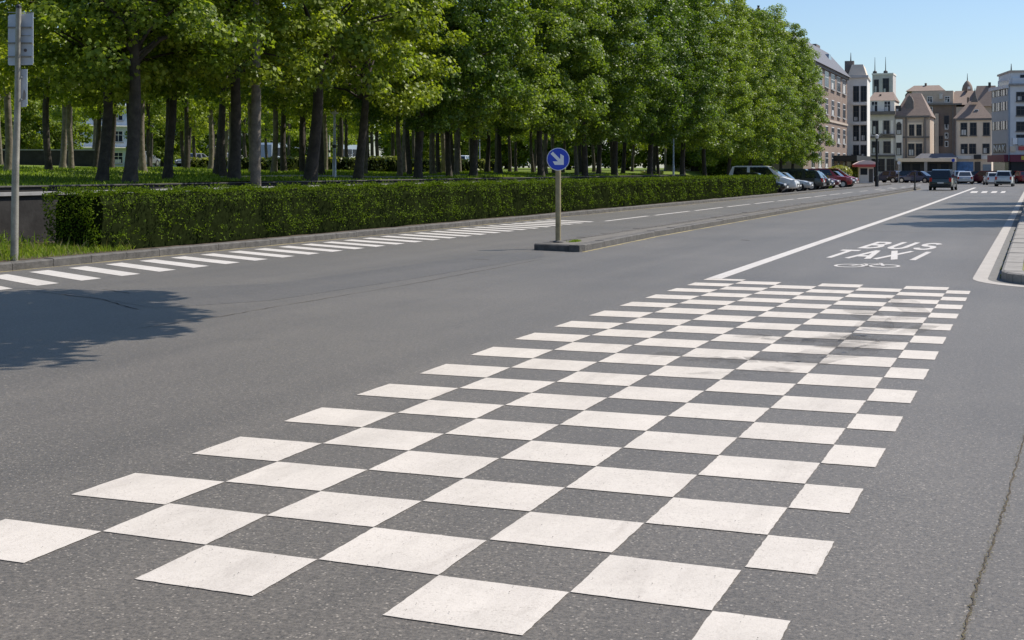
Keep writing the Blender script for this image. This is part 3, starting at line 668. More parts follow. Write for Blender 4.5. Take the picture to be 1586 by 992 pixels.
# deeper rows
for row, (v, u0, u1, st) in enumerate(((-25.3, 33, 100, 6.9), (-29.4, 29, 112, 5.6), (-35, 35, 112, 5.8), (-41.5, 40, 116, 6.2), (-49, 48, 118, 6.8), (-57, 56, 120, 8.0), (-66, 62, 125, 9.5))):
    u = u0
    while u < u1:
        vv_ = v + rt.uniform(-1.6, 1.6); uu_ = u + rt.uniform(-1.8, 1.8)
        tree(SLIM[rt.randrange(4)], vv_, uu_, rt.uniform(.9, 1.15), 1, 'slim dark trunked tree deeper in the park behind the front row', 'trees deeper in the park'); u += st
for x, y in ((75, 272), (108, 268), (150, 267), (174, 268), (232, 258), (262, 282), (292, 262), (326, 266), (342, 260), (425, 276), (440, 274), (468, 268), (538, 264), (569, 270), (586, 266), (618, 280), (634, 278), (679, 275), (708, 280), (757, 271), (769, 278), (800, 270), (857, 276), (930, 272), (980, 272), (1030, 272)):
    p = on_v(x, -(23.6 + max(0, 283 - y) * 1.05))
    tree(SLIM[rt.randrange(4)], p.x, p.y, rt.uniform(.9, 1.05), 1, 'slim dark trunked tree deeper in the park behind the front row', 'trees deeper in the park')
for u in (23.5, 30):
    tree(NEAR[int(u) % 4], -27 - (u - 23), u - 1, 1, 1, 'park tree in the left corner behind the low retaining wall', 'trees above the retaining wall')
for i in range(17):
    u = 104 + i * 9.5; v = -101 - rt.uniform(0, 8)
    if 130 < u < 164 and i % 2: v -= 44; u += 30
    tree(BELT[i % 3], v, u, rt.uniform(.85, 1.15), 1, 'low branched sunlit tree closing the view beyond the park', 'trees beyond the park', name='broad_tree')
for i in range(9):
    u = 128 + rt.uniform(0, 22); v = -30 - i * 5.5
    tree(BELT[i % 3], v, u, rt.uniform(.8, 1.0), .9, 'leafy tree beyond the park behind the small white house', 'trees behind the small house', name='broad_tree')
# trees on the right pavement (their crowns are beyond the frame, their shade falls across the bus lane)
for i, (v, u) in enumerate(((3.9, 49.5), (4.0, 56.5), (3.8, 66), (4.0, 75))):
    tree(PROTO[i], v, u, .74, 1.2, 'street tree on the right pavement shading the bus lane', 'street trees on the right pavement', z=.146, name='street_tree')
# the tree over the left verge that throws the shade at the left edge
cm, C = make_crown('crown', 301, 4.4, 4.5, 7.6, 135, 320, .16, M['leaf'], True, .82)
C2 = C + np.array([7.2, .9, 0]); me = cm
co = np.zeros(len(me.vertices) * 3, np.float32); me.vertices.foreach_get('co', co); co = co.reshape(-1, 3) + np.array([7.2, .9, 0], np.float32); me.vertices.foreach_set('co', co.reshape(-1)); me.update()
tree((me, make_trunk('trunk', 302, .25, 3.4, 8.5, C2, M['bark'], .1)), -16.5, 12.6, 1, 1, 'street tree on the left verge throwing shade over the road', None, .2, 'street_tree', 0)

# clipped shrub and flower clumps in the park
def shrub(px, v, w, h, label, m, seed, name='shrub'):
    p = on_v(px, v); z = terr(p.x, p.y); root = empty(name, (p.x, p.y, z), 0, label, 'shrub'); rng = np.random.default_rng(seed)
    n = 1800; q = rng.uniform(-1, 1, (n, 3)); q = q / np.maximum(np.abs(q).max(1), .01)[:, None] ** .8; P = q * np.array([w / 2, w / 2, h / 2]) + np.array([0, 0, h / 2])
    link('foliage', np_mesh('foliage', leaves(P, q + np.array([0, 0, .4]), .13, rng), 4, m), root)
    MB().box(-w * .4, w * .4, -w * .4, w * .4, 0, h * .85).build('stem_mass', M['hedge_core'], root)
shrub(590, -40, 1.9, 1.0, 'clipped yellowish block shaped shrub on the lawn right of the lamp post', M['bush'], 21)
shrub(515, -48, 3.2, .7, 'low wide green shrub behind the thin park lamp post', M['hedge'], 22)
shrub(1010, -30, 1.6, .9, 'small pale green shrub by the hedge deep in the park', M['bush'], 23)

# ------------------------------------------------------------------ signs and lamps
p = at(864.5, 375, .14); Dp = depth(p); t = empty('keep_right_sign', p, TH * .9, 'round blue sign with a white arrow pointing down right on the traffic island', 'road sign')
k = Dp / F; zc = zat(247, Dp) - .14
mb = MB(); mb.tube([(0, 0, -.05), (0, 0, zc + .1)], .058, 14).build('pole', M['post_tan'], t, 40)
MB().tube([(0, 0, -.01), (0, 0, .015), (0, 0, .03)], [.12, .11, .06], 14).build('base_collar', M['kerbstone'], t)
r_ = 17.6 * k
pl = MB().disc((0, -.065, zc), r_, (0, 1, 0), .02, 48).build('disc', M['signwhite'], t, 40)
MB().disc((0, -.078, zc), r_ * .94, (0, 1, 0), .008, 48).build('blue_face', M['signblue'], pl, 40)
s2 = 1 / math.sqrt(2); dx = Vector((s2, 0, -s2)); dy = Vector((s2, 0, s2))
def ap(a, b): q = dx * a * r_ + dy * b * r_; return (q.x, q.z + zc)
ar = [ap(-.80, -.14), ap(.12, -.14), ap(-.20, -.47), ap(.14, -.56), ap(.70, 0), ap(.14, .56), ap(-.20, .47), ap(.12, .14), ap(-.80, .14)]
mb = MB(); mb.prism_xz(ar[::-1], -.0855, -.083).build('arrow', M['signwhite'], pl)
for q in (.1, -.13): MB().box(-.07, .07, -.055, .06, zc + q, zc + q + .03).build('clamp', M['galv'], t)

p = at(22, 396, .22); Dp = depth(p); k = Dp / F
t = empty('signpost', (p.x, p.y, .15), TH, 'tall grey signpost at the left kerb carrying blank sign backs', 'signpost')
zt_ = zat(13, Dp) - .15
MB().tube([(0, 0, -.1), (.02, 0, 1.4), (.055, 0, 2.6), (.075, 0, zt_)], [.066, .060, .052, .045], 14).build('pole', M['post'], t, 50)
MB().tube([(.075, 0, zt_), (.075, 0, zt_ + .04), (.08, 0, zt_ + .07)], [.05, .045, .01], 12).build('pole_cap', M['dark'], t)
def panel(x0, x1, y0, y1, name, dy, slant):
    zs0, zs1 = zat(y1, Dp) - .15, zat(y0, Dp) - .15; a, b = (x0 - 22) * k, (x1 - 22) * k
    pn = MB().prism_xz([(a + .02, zs0 + .01), (b - .015, zs0 + .02), (b, zs0 + .05), (b, zs1 + slant), (a + .02, zs1 - slant), (a, zs1 - slant - .03), (a, zs0 + .03)], dy, dy + .012).build(name, M['signback'], t)
    return pn, a, b, zs0, zs1
pn, a, b, z0, z1 = panel(10, 49, 21, 102, 'sign_panel', .07, .015)
for f in (.16, .42, .72): MB().box(a + .005, b - .015, .045, .069, z0 + (z1 - z0) * f, z0 + (z1 - z0) * f + .028).build('rail', M['post'], pn)
MB().box(a + .2, b - .04, .055, .069, z0 + (z1 - z0) * .57, z0 + (z1 - z0) * .57 + .018).build('rail', M['galv'], pn)
MB().disc((b - .13, .064, z0 + (z1 - z0) * .3), .028, (0, 1, 0), .01, 12).build('sticker', M['stone_dark'], pn)
MB().box(a, b, .064, .084, z1 + .018, z1 + .03).build('rim', M['galv'], pn)
pn, a, b, z0, z1 = panel(30, 40, 107, 167, 'narrow_panel', .06, .0)
for q in (z0 + .13, z1 - .15): MB().box(.055, .13, -.02, .058, q, q + .025).build('bracket', M['galv'], pn)
MB().prism_xz([(a + .03, z0 + .14), (b - .03, z0 + .14), (b - .02, z0 + .24), (b - .05, z0 + .32), (a + .05, z0 + .28)], .054, .059).build('sticker', M['cap'], pn)

p = at(1281, 293); root = empty('weed_clump', (p.x, p.y, .0), 0, 'small weedy plant with pale flower growing at the edge of the parking row', 'plant'); rng = np.random.default_rng(31)
P = np.stack([rng.normal(0, .22, 260), rng.normal(0, .22, 260), np.abs(rng.normal(0, .45, 260))], 1); link('foliage', np_mesh('foliage', leaves(P, np.tile([.3, -.3, .7], (260, 1)), .13, rng), 4, M['hedge']), root)
P = np.stack([rng.normal(.1, .06, 40), rng.normal(0, .06, 40), rng.normal(.55, .06, 40)], 1); link('flower', np_mesh('flower', leaves(P, np.tile([0., -.3, .9], (40, 1)), .08, rng), 4, M['plate']), root)
for px, yb, w_, h_, lb in ((1300, 262, 3.2, 1.6, 'yellow green shrub above the roofs of the black parked cars'), (1328, 258, 2.6, 1.7, 'leafy shrub between the parked red cars and the kiosk roof'), (1283, 262, 2.4, 1.3, 'small bright shrub behind the black estate car')):
    p = on_v(px, -22.4); root = empty('shrub', (p.x, p.y, 0), 0, lb, 'shrub'); q = rng.normal(0, 1, (1500, 3)); q = unit(q) * rng.uniform(.5, 1, (1500, 1)) ** .5
    link('foliage', np_mesh('foliage', leaves(q * np.array([w_ / 2, w_ / 2, h_ * .62]) + np.array([0, 0, h_ * .75]), q + np.array([0, 0, .5]), .22, rng), 4, M['bush']), root)
p = at(1417, 294, .14); t = empty('bollard', (p.x, p.y, .125), 0, 'thin dark marker post standing at the far tip of the traffic island', 'bollard')
MB().tube([(0, 0, -.05), (0, 0, 1.25), (0, 0, 1.3)], [.055, .05, .02], 10).build('post', M['dark'], t); MB().tube([(0, 0, -.04), (0, 0, .1), (0, 0, .14)], [.11, .10, .06], 10).build('base_collar', M['kerbstone'], t)
def lamp(px, v, ytop, ybase, label, rad=.055, head=True, m='galv', name='lamp_post'):
    p = on_v(px, v); D = depth(p); z0 = zat(ybase, D); h = zat(ytop, D) - z0
    t = empty(name, (p.x, p.y, z0), TH, label, 'lamp post')
    MB().tube([(0, 0, -.2), (0, 0, .8), (0, 0, .82), (0, 0, h)], [rad * 1.35, rad * 1.3, rad, rad * .75], 10).build('pole', M[m], t, 40)
    MB().tube([(0, 0, h * .5), (0, 0, h * .5 + .12)], rad * 1.5, 10).build('collar', M['dark'], t)
    if head: MB().tube([(0, 0, h), (0, 0, h + .08), (0, 0, h + .32), (0, 0, h + .38)], [rad, .16, .19, .02], 12).build('lantern', M['frame_white'], t, 40)
lamp(518, -24, 178, 281, 'thin grey park lamp post with a dark collar between front row trunks')
lamp(510, -40, 210, 262, 'short pale post left of the thin park lamp', .05, False, 'frame_white', 'post')
lamp(1043, -21.5, 150, 275, 'thin tall pole at the far part of the hedge near the small white house', .05, True, 'galv')
lamp(743, -55, 178, 262, 'thin pale park lamp far behind the middle of the hedge', .05)
lamp(1358, -13.8, 215, 286, 'dark thick lamp post in front of the red and white kiosk', .13, True, 'dark')

# ------------------------------------------------------------------ cars
CARK = {  # L, W, H, bonnet, belt, cab base back/front, roof back/front
    'hatch': (4.0, 1.74, 1.48, .88, .92, -1.92, .95, -1.55, .30),
    'sedan': (4.5, 1.76, 1.43, .86, .90, -1.65, .95, -.95, .30),
    'estate': (4.6, 1.78, 1.50, .90, .94, -2.2, .90, -1.85, .25),
    'mpv': (4.5, 1.84, 1.72, 1.00, 1.02, -2.12, 1.45, -1.85, .45),
    'suv': (4.5, 1.86, 1.70, 1.05, 1.06, -2.12, .95, -1.80, .30),
    'van': (4.9, 2.0, 1.80, 1.02, 1.08, -2.38, 1.30, -2.12, .55)}
def car_body(kind, paintm, root):
    L, W, H, zb, zc, cb, cf, rb, rf = CARK[kind]; h2 = L / 2; hw = W / 2; mb = MB()
    st = [(-h2, .42, .72, .80), (-h2 + .06, .30, zc - .06, .90), (-h2 + .35, .24, zc, .975), (cb + .5, .22, zc, 1), (0, .22, zc - .01, 1), (cf, .22, zb + .01, 1), (h2 - .55, .24, zb - .07, .965), (h2 - .15, .28, zb - .19, .90), (h2 - .02, .36, zb - .30, .80), (h2, .40, .58, .74)]
    ringn = 10; V = []
    for y, zl, zh, k in st:
        x = hw * k; zm = zl + (zh - zl) * .55
        half = [(x * .86, zl), (x * .985, zl + .10), (x, zm), (x * .965, zh - .03), (x * .86, zh)]
        V += [(a, y, z) for a, z in half] + [(-a, y, z) for a, z in half[::-1]]
    fs = [(i * ringn + j, i * ringn + (j + 1) % ringn, (i + 1) * ringn + (j + 1) % ringn, (i + 1) * ringn + j) for i in range(len(st) - 1) for j in range(ringn)]
    fs += [tuple(range(ringn - 1, -1, -1)), tuple((len(st) - 1) * ringn + j for j in range(ringn))]
    body = mb.add(V, [f[::-1] for f in fs]).build('body', paintm, root, 38)
    # greenhouse
    b0, b1 = hw * .90, hw * .72; z0, z1 = zc - .02, H
    rows = [(cb, z0, b0), (rb, z1 - .06, b1), (rb + .25, z1, b1 * .97), (rf - .25, z1, b1 * .97), (rf, z1 - .05, b1), (cf, zb - .02, b0)]
    V = []
    for y, z, x in rows: V += [(x, y, z), (-x, y, z)]
    V += [(b0, cb + .02, z0), (-b0, cb + .02, z0), (b0, cf - .02, zb - .02), (-b0, cf - .02, zb - .02)]
    fs = [(2 * i, 2 * i + 1, 2 * i + 3, 2 * i + 2) for i in range(5)] + [(0, 2, 4, 6, 8, 10), (11, 9, 7, 5, 3, 1)]
    MB().add(V[:12], fs).build('cabin', paintm, root, 30)
    def lerp(a, b, t): return tuple(a[i] + (b[i] - a[i]) * t for i in range(3))
    def pane(name, q, off, ins=.08, inz=.10):       # inset glass a little proud of the cabin
        a, b, c, d = q; a2 = lerp(lerp(a, b, ins), lerp(d, c, ins), inz); b2 = lerp(lerp(b, a, ins), lerp(c, d, ins), inz); c2 = lerp(lerp(c, d, ins), lerp(b, a, ins), inz * .7); d2 = lerp(lerp(d, c, ins), lerp(a, b, ins), inz * .7)
        o = Vector(off); P = [Vector(x) + o for x in (a2, b2, c2, d2)]
        MB().add(P + [x - o * 2 for x in P], [(0, 1, 2, 3), (0, 4, 5, 1), (1, 5, 6, 2), (2, 6, 7, 3), (3, 7, 4, 0)]).build(name, M['carglass'], root)
    pane('rear_window', [(-b0, cb, z0), (b0, cb, z0), (b1, rb, z1 - .06), (-b1, rb, z1 - .06)], (0, -.012, .006), .08, .16 if kind in ('hatch', 'van', 'suv', 'mpv', 'estate') else .08)
    pane('windscreen', [(b0, cf, zb - .02), (-b0, cf, zb - .02), (-b1, rf, z1 - .05), (b1, rf, z1 - .05)], (0, .010, .010), .07, .07)
    for s in (1, -1):
        ym = (rb + rf) / 2 - .1
        lo = lambda y: (s * b0, y, z0 + (zb - zc) * .5); hi = lambda y: (s * (b1 + .005), y, z1 - .05)
        fr, bk = cf - .35, cb + .28
        for ya, yb, ta, tb in ((bk, ym - .05, rb + .12, ym - .05), (ym + .05, fr, ym + .05, rf - .02)):
            q = [lo(ya), lo(yb), hi(tb), hi(ta)]
            pane('side_window', q if s > 0 else q[::-1], (s * .012, 0, .003), .04 if s > 0 else .08, .08)
        MB().box(*sorted((s * hw * .93, s * hw * 1.09)), cf - .42, cf - .26, zc - .02, zc + .13).build('wing_mirror', paintm, root)
    # lights, plates, bumpers
    for s in (1, -1):
        x0, x1 = sorted((s * hw * .52, s * hw * .86))
        MB().prism([(x0, h2 - .22), (x1, h2 - .30), (x1, h2 - .10), (x0, h2 + .004)] if s > 0 else [(x0, h2 - .30), (x1, h2 - .22), (x1, h2 + .004), (x0, h2 - .10)], zb - .30, zb - .17).build('headlight', M['clear_lamp'], root)
        x0, x1 = sorted((s * hw * .70, s * hw * .90)); zt_ = zc + (.10 if kind in ('van', 'mpv', 'suv') else -.06)
        MB().box(x0, x1, -h2 - .005, -h2 + .16, zc - .32, zt_ - (.10 if zt_ > zc else 0)).build('tail_light', M['red_lamp'], root)
    MB().box(-hw * .78, hw * .78, -h2 - .05, -h2 + .12, .34, .54).build('rear_bumper', paintm if kind not in ('van', 'suv') else M['dark'], root)
    MB().box(-.26, .26, -h2 - .022, -h2 - .002, .60, .71).build('number_plate', M['plate'], root)
    MB().box(-hw * .45, hw * .45, h2 - .03, h2 + .012, .44, .56).build('grille', M['dark'], root)
    MB().box(-.26, .26, h2 + .0125, h2 + .022, .40, .50).build('number_plate', M['plate'], root)
    for y in (h2 - .82, -h2 + .80):
        for s in (1, -1):
            wv = MB().disc((s * (hw - .10), y, .31), .31, (1, 0, 0), .21, 20).build('wheel', M['black'], root, 40)
            MB().disc((s * (hw + .006), y, .31), .19, (1, 0, 0), .02, 14).build('rim', M['alloy'], wv)
            MB().tube([(s * (hw - .16), y, .31), (s * (hw + .002), y, .31)], .355, 20).build('wheel_arch', M['black'], body)
PAINTS = {'black': (.012, .013, .015), 'white': (.80, .80, .79), 'silver': (.48, .50, .52), 'blue': (.035, .06, .13), 'red': (.33, .015, .02), 'maroon': (.16, .012, .025), 'teal': (.12, .17, .19), 'green': (.014, .028, .028), 'grey': (.20, .21, .22), 'pale': (.62, .66, .64)}
PM = {k: mat('car_paint_' + k, v, .28, .25 if k in ('silver', 'grey', 'teal') else 0, coat=.8) for k, v in PAINTS.items()}
def car(kind, col, v, u, rz, label, z=.0, group=None, s=1.0):
    root = empty('parked_car', (v, u, z), R(rz), label, 'car', group); root.scale = (s, s, s)
    car_body(kind, PM[col], root); return root
g1 = 'cars parked beyond the hedge'
car('sedan', 'black', -18.0, 92.2, -90, 'dark parked car half hidden by the far end of the hedge', .03, g1)
car('mpv', 'white', -18.1, 95.8, -90, 'white tall people carrier parked next to the dark car by the hedge', .03, g1, 1.1)
car('hatch', 'black', -18.0, 99.2, -90, 'small black car parked between the white people carrier and the silver car', .03, g1)
car('sedan', 'silver', -17.9, 102.4, -90, 'low silver car parked nose out beside a black hatchback', .03, g1)
car('estate', 'black', -17.9, 107.4, 90, 'black estate parked nose in with a bright red tail light', .03, g1, 1.05)
car('suv', 'black', -17.8, 111.3, -88, 'black car parked just right of the black estate with a red tail light', .03, g1)
car('hatch', 'blue', -17.8, 115.2, -90, 'dark blue car parked between a black car and a maroon car', .03, g1)
car('hatch', 'maroon', -17.8, 118.8, -90, 'maroon car parked between the dark blue car and the bright red car', .03, g1)
car('suv', 'red', -17.6, 123.2, -80, 'bright red car parked near the kiosk, before a dark car', .03, g1)
car('hatch', 'black', -17.4, 126.6, -95, 'small dark car parked between two red cars', .03, g1)
car('mpv', 'red', -18.0, 131.0, -90, 'red car parked last before the kiosk, next to white panel', .03, g1)
p = at(1458, 295.5); r = car('van', 'green', p.x, p.y + 2.4, -2, 'dark green minivan driving away in the left lane', 0, None, .92); r.name = 'minivan'; r['category'] = 'minivan'
g2 = 'cars at the far junction'
def fcar(kind, col, px, y, rz, label, s=1.0):
    p = at(px, y); o = car(kind, col, p.x, p.y, rz, label, 0, g2, s); o.name = 'distant_car'
fcar('sedan', 'silver', 1494, 285.4, 4, 'silver saloon seen from behind right of the dark minivan')
fcar('hatch', 'pale', 1481, 284.0, 20, 'pale car partly hidden behind the dark minivan')
fcar('sedan', 'black', 1511, 283.8, 80, 'black car side on at the junction in front of the blue poster')
fcar('hatch', 'maroon', 1525, 284.2, 60, 'dark red car at the junction between a black and a white car')
fcar('estate', 'white', 1537, 286.6, 8, 'white estate with red tail lights left of the pale silver car', .9)
fcar('suv', 'pale', 1556, 289.0, -2, 'pale silver car with red tail lights nearest the right kerb', .9)
fcar('hatch', 'red', 1577, 284.5, 30, 'small red car beside the shop at the right edge')
fcar('sedan', 'blue', 1418, 283.5, 75, 'dark blue car parked left of the minivan before the dark shopfront')
fcar('hatch', 'black', 1400, 283.2, 85, 'black car at the junction left of the dark blue car')
fcar('sedan', 'grey', 1440, 282.6, 95, 'grey blue car behind the minivan under the long shop canopy')
fcar('hatch', 'black', 1504, 282.0, 10, 'small black car behind the silver saloon at the junction', .95)
fcar('sedan', 'maroon', 1530, 282.2, 85, 'dark maroon saloon side on behind the white estate', .95)
fcar('hatch', 'black', 1549, 283.6, 20, 'black hatchback between the white estate and the pale silver car', .95)
fcar('estate', 'blue', 1566, 283.2, 70, 'dark blue estate behind the pale silver car by the red shops', .95)
fcar('hatch', 'blue', 1376, 283.0, 60, 'blue car right of the lamp post beside the kiosk')

# ------------------------------------------------------------------ buildings
def building(name, loc, rz, label, cat='building'): return empty(name, loc, rz, label, cat)
def windows(root, xs, z0, h, w, fr='frame_white', y=0, sill=True, glass='glass', mull=True):
    for x in xs:
        wn = MB().box(x - w / 2 - .09, x + w / 2 + .09, y - .05, y + .02, z0 - .09, z0 + h + .09).build('window', M[fr], root)
        MB().box(x - w / 2, x + w / 2, y - .062, y - .052, z0, z0 + h).build('pane', M[glass], wn)
        if random.random() < .6 and glass == 'glass': q = random.uniform(.25, .6); MB().box(x - w * .42, x + w * random.uniform(-.1, .42), y - .0655, y - .0625, z0 + .02, z0 + h * q).build('curtain', M['curtain'], wn)
        if mull: MB().box(x - .03, x + .03, y - .075, y - .063, z0, z0 + h).box(x - w / 2, x - .031, y - .075, y - .063, z0 + h * .62, z0 + h * .62 + .06).box(x + .031, x + w / 2, y - .075, y - .063, z0 + h * .62, z0 + h * .62 + .06).build('glazing_bar', M[fr], wn)
        if sill: MB().box(x - w / 2 - .15, x + w / 2 + .15, y - .20, y - .002, z0 - .22, z0 - .092).build('sill', M['stone_dark' if fr == 'frame_dark' else 'cap'], wn)
def hip(mb, x0, x1, y0, y1, z0, z1, ins, o=.3, ridge=None):
    a, b, c, d = (x0 - o, y0 - o, z0), (x1 + o, y0 - o, z0), (x1 + o, y1 + o, z0), (x0 - o, y1 + o, z0); ym = (y0 + y1) / 2
    iy = ridge if ridge is not None else (y1 - y0) / 2 + o
    e, f, g, h = (x0 + ins, y0 - o + iy, z1), (x1 - ins, y0 - o + iy, z1), (x1 - ins, max(y1 + o - iy, y0 - o + iy + .01), z1), (x0 + ins, max(y1 + o - iy, y0 - o + iy + .01), z1)
    mb.add([a, b, c, d, e, f, g, h], [(0, 1, 5, 4), (1, 2, 6, 5), (2, 3, 7, 6), (3, 0, 4, 7), (4, 5, 6, 7), (3, 2, 1, 0)]); return mb
def antenna(root, x, y, z, h): MB().tube([(x, y, z), (x, y, z + h)], [.09, .03], 6).build('antenna', M['dark'], root)
U0 = 218.0
def span(x0, x1, u=U0): a, b = on_u(x0, u), on_u(x1, u); return a.x, b.x - a.x, depth(on_u((x0 + x1) / 2, u))
# brown gabled building on the left, running along the street (long front faces the road)
v = -24.0; a, b = on_v(1244, v), on_v(1312, v); L = b.y - a.y; D = depth(b)
t = building('brown_building', (v, a.y, 0), R(90), 'brown brick building with big grey hipped roof rising right of the trees')
ze = zat(121, D)
MB().box(0, L, 0, 13, 0, ze).build('wall', M['brick_brown'], t)
rf = hip(MB(), 0, L, 0, 13, ze + .003, ze + 3.2, 3.0, .5, 2.6).build('roof', M['slate'], t)
MB().box(L - 7.5, L - 4.2, 3.0, 4.4, ze + 2.9, ze + 4.1).build('chimney', M['stone_dark'], rf)
MB().prism_xz([(L - 10.4, ze + 1.9), (L - 8.6, ze + 1.5), (L - 7.6, ze + 1.8), (L - 8.4, ze + 2.5), (L - 10.0, ze + 2.5)], 1.0, 2.0).build('skylight', M['bluglass'], rf)
MB().box(-.1, L + .1, -.25, -.003, ze - .35, ze - .003).build('cornice', M['stone_dark'], t)
for i, zz in enumerate((ze - 2.3, ze - 5.6, ze - 9.0, ze - 12.2)):
    if zz > .5: windows(t, [L - 3.2 - k * 5.4 for k in range(int(L / 5.4))], zz, 1.8, 3.0 if i == 0 else 2.2, 'frame_white')
MB().box(-.05, L + .05, -.14, -.003, ze - 6.55, ze - 6.3).build('string_course', M['taupe'], t)
MB().box(L - 14, L + 2, -3.0, -.003, 2.7, 3.4).build('canopy', M['dark'], t)
# white corner building
vx, wd, D = span(1312, 1343, 190); t = building('white_building', (vx, 190, 0), R(4), 'narrow cream white corner building between the brown building and the grey house')
ze = zat(121, D)
MB().box(0, wd, 0, 9, 0, ze).build('wall', M['stone_white'], t)
MB().box(-.15, wd + .15, -.3, 9.1, ze + .003, ze + .35).build('cornice', M['stone_grey'], t)
hip(MB(), .1, wd - .1, .1, 9, ze + .353, ze + 1.9, .5, 0, .6).build('roof', M['beige'], t)
MB().box(-.5, .75, 3, 4.4, ze - 3, ze + 2.6).build('chimney', M['stone_dark'], t); antenna(t, .3, 3.6, ze + 2.6, 1.2)
for zz in (ze - 3.2, ze - 5.9, ze - 8.6, ze - 11.3): windows(t, [wd * .45, wd * .82], zz, 2.0, .62, 'frame_dark', sill=False, glass='glass')
MB().box(wd * .25, wd, -.5, -.003, ze - 3.75, ze - 3.45).box(wd * .25, wd, -.5, -.003, ze - 6.45, ze - 6.15).build('balcony', M['stone_white'], t)
windows(t, [wd * .5], 1.0, 2.6, 1.4, 'stone_dark', sill=False)
# tower far behind
vx, wd, D = span(1351, 1383, 270); t = building('tower', (vx, 270, 0), 0, 'pale square tower block with two antennas behind the grey house')
ze = zat(116, D); MB().box(0, wd, 0, 6, 0, ze).build('wall', M['stone_grey'], t)
MB().box(-.1, wd + .1, -.1, 6.1, ze + .003, ze + .3).build('cornice', M['stone_white'], t)
windows(t, [wd * .2], ze - 3.6, 2.6, .75, 'frame_dark', sill=False); windows(t, [wd * .66], ze - 3.6, 2.8, 1.0, 'frame_dark', sill=False); windows(t, [wd * .2, wd * .6, wd * .8], ze - 6.2, 1.4, .8, 'frame_dark', sill=False)
for x in (wd * .1, wd * .62):
    MB().tube([(x, 1, ze + .3), (x, 1, ze + .7), (x, 1, ze + .95)], [.4, .4, .05], 8).build('dome', M['dark'], t); antenna(t, x, 1, ze + .9, 2.6)
# grey and white house
vx, wd, D = span(1343, 1386); t = building('grey_house', (vx, U0, 0), 0, 'grey and white house with dark cornice and two dormer windows below the tower')
zz = lambda y: zat(y, D)
MB().box(0, wd, 0, 9, 0, zz(176)).build('wall', M['stone_grey'], t)
MB().box(-.15, wd + .15, -.75, 0 - .003, zz(178), zz(173)).build('cornice', M['stone_dark'], t)
d = MB().box(.15, wd - .1, .35, 8, zz(176) + .003, zz(156)).build('dormer_storey', M['stone_white'], t)
hip(MB(), .15, wd - .1, .35, 8, zz(156) + .003, zz(141), .5, .15).build('roof', M['tile'], t)
windows(t, [wd * .26, wd * .72], zz(172.5), zz(157.5) - zz(172.5), .85, 'frame_white', .35, False)
MB().tube([(wd * .42, 2.5, zz(150)), (wd * .42, 2.5, zz(145))], .16, 6).build('vent', M['dark'], t)
for xa, xb, ya in ((.35, .75, 207), (wd * .42, wd * .55, 207), (wd * .86, wd * .94, 238)): MB().box(xa, xb, -.06, -.003, zz(ya), zz(187)).build('pilaster', M['stone_white'], t)
windows(t, [wd * .30, wd * .70], zz(208), zz(188) - zz(208), .75, 'frame_dark', 0, False); windows(t, [wd * .30, wd * .72], zz(237), zz(220) - zz(237), .95, 'frame_dark', 0, False)
MB().box(wd * .5, wd * .98, -.7, -.003, zz(209.5), zz(207.8)).box(0, wd, -.35, -.003, zz(214), zz(211)).box(0, wd, -.35, -.003, zz(243), zz(240)).build('balcony', M['stone_dark'], t)
windows(t, [wd * .16, wd * .5, wd * .84], .5, zz(247) - .5, 1.0, 'frame_dark', 0, False)
# taupe house with arched bay
vx, wd, D = span(1386, 1440); t = building('taupe_house', (vx, U0 + .4, 0), 0, 'taupe house with steep brown roof, arched bay and paired windows, right of the grey house')
MB().box(0, wd, 0, 9, 0, zz(181)).build('wall', M['taupe'], t)
hip(MB(), 0, wd, 0, 9, zz(181) + .003, zz(143), 1.6, .3, 3.5).build('roof', M['tile'], t)
MB().prism_xz([(wd * .28, zz(168)), (wd * .52, zz(168)), (wd * .52, zz(157)), (wd * .46, zz(150)), (wd * .40, zz(147)), (wd * .34, zz(150)), (wd * .28, zz(157))], .9, 3).build('dormer', M['stone_dark'], t)
windows(t, [wd * .08], zz(172), zz(164) - zz(172), .7, 'frame_dark', .6, False)
MB().box(-.05, wd, -.4, -.003, zz(182.5), zz(179.5)).box(0, wd, -.25, -.003, zz(214), zz(211.5)).build('cornice', M['stone_dark'], t)
b_ = MB().box(.1, 1.15, -.5, -.003, 3.0, zz(181) - .4).build('bay', M['stone_white'], t)
windows(t, [.62], zz(208), zz(193) - zz(208), .62, 'frame_dark', -.5, False); windows(t, [.62], zz(240), zz(222) - zz(240), .62, 'frame_dark', -.5, False)
MB().prism_xz([(.31 + .31 * (1 - math.cos(q)), zz(193) + .1 + .3 * math.sin(q)) for q in np.linspace(math.pi, 0, 9)], -.56, -.502).build('arch', M['frame_dark'], t)
MB().box(wd * .36, wd * .80, -.16, -.003, zz(213), zz(190)).box(wd * .36, wd * .80, -.16, -.003, zz(243), zz(220)).build('window_surround', M['beige'], t)
windows(t, [wd * .48, wd * .69], zz(210), zz(194) - zz(210), .62, 'frame_dark', -.16, False); windows(t, [wd * .47, wd * .69], zz(241), zz(223.5) - zz(241), .80, 'frame_dark', -.16, False)
for xa, z_ in ((.30, 1), (.84, 3)): MB().box(wd * xa, wd * (xa + .03), -.3, -.003, z_, zz(182.6)).build('downpipe', M['stone_dark'], t)
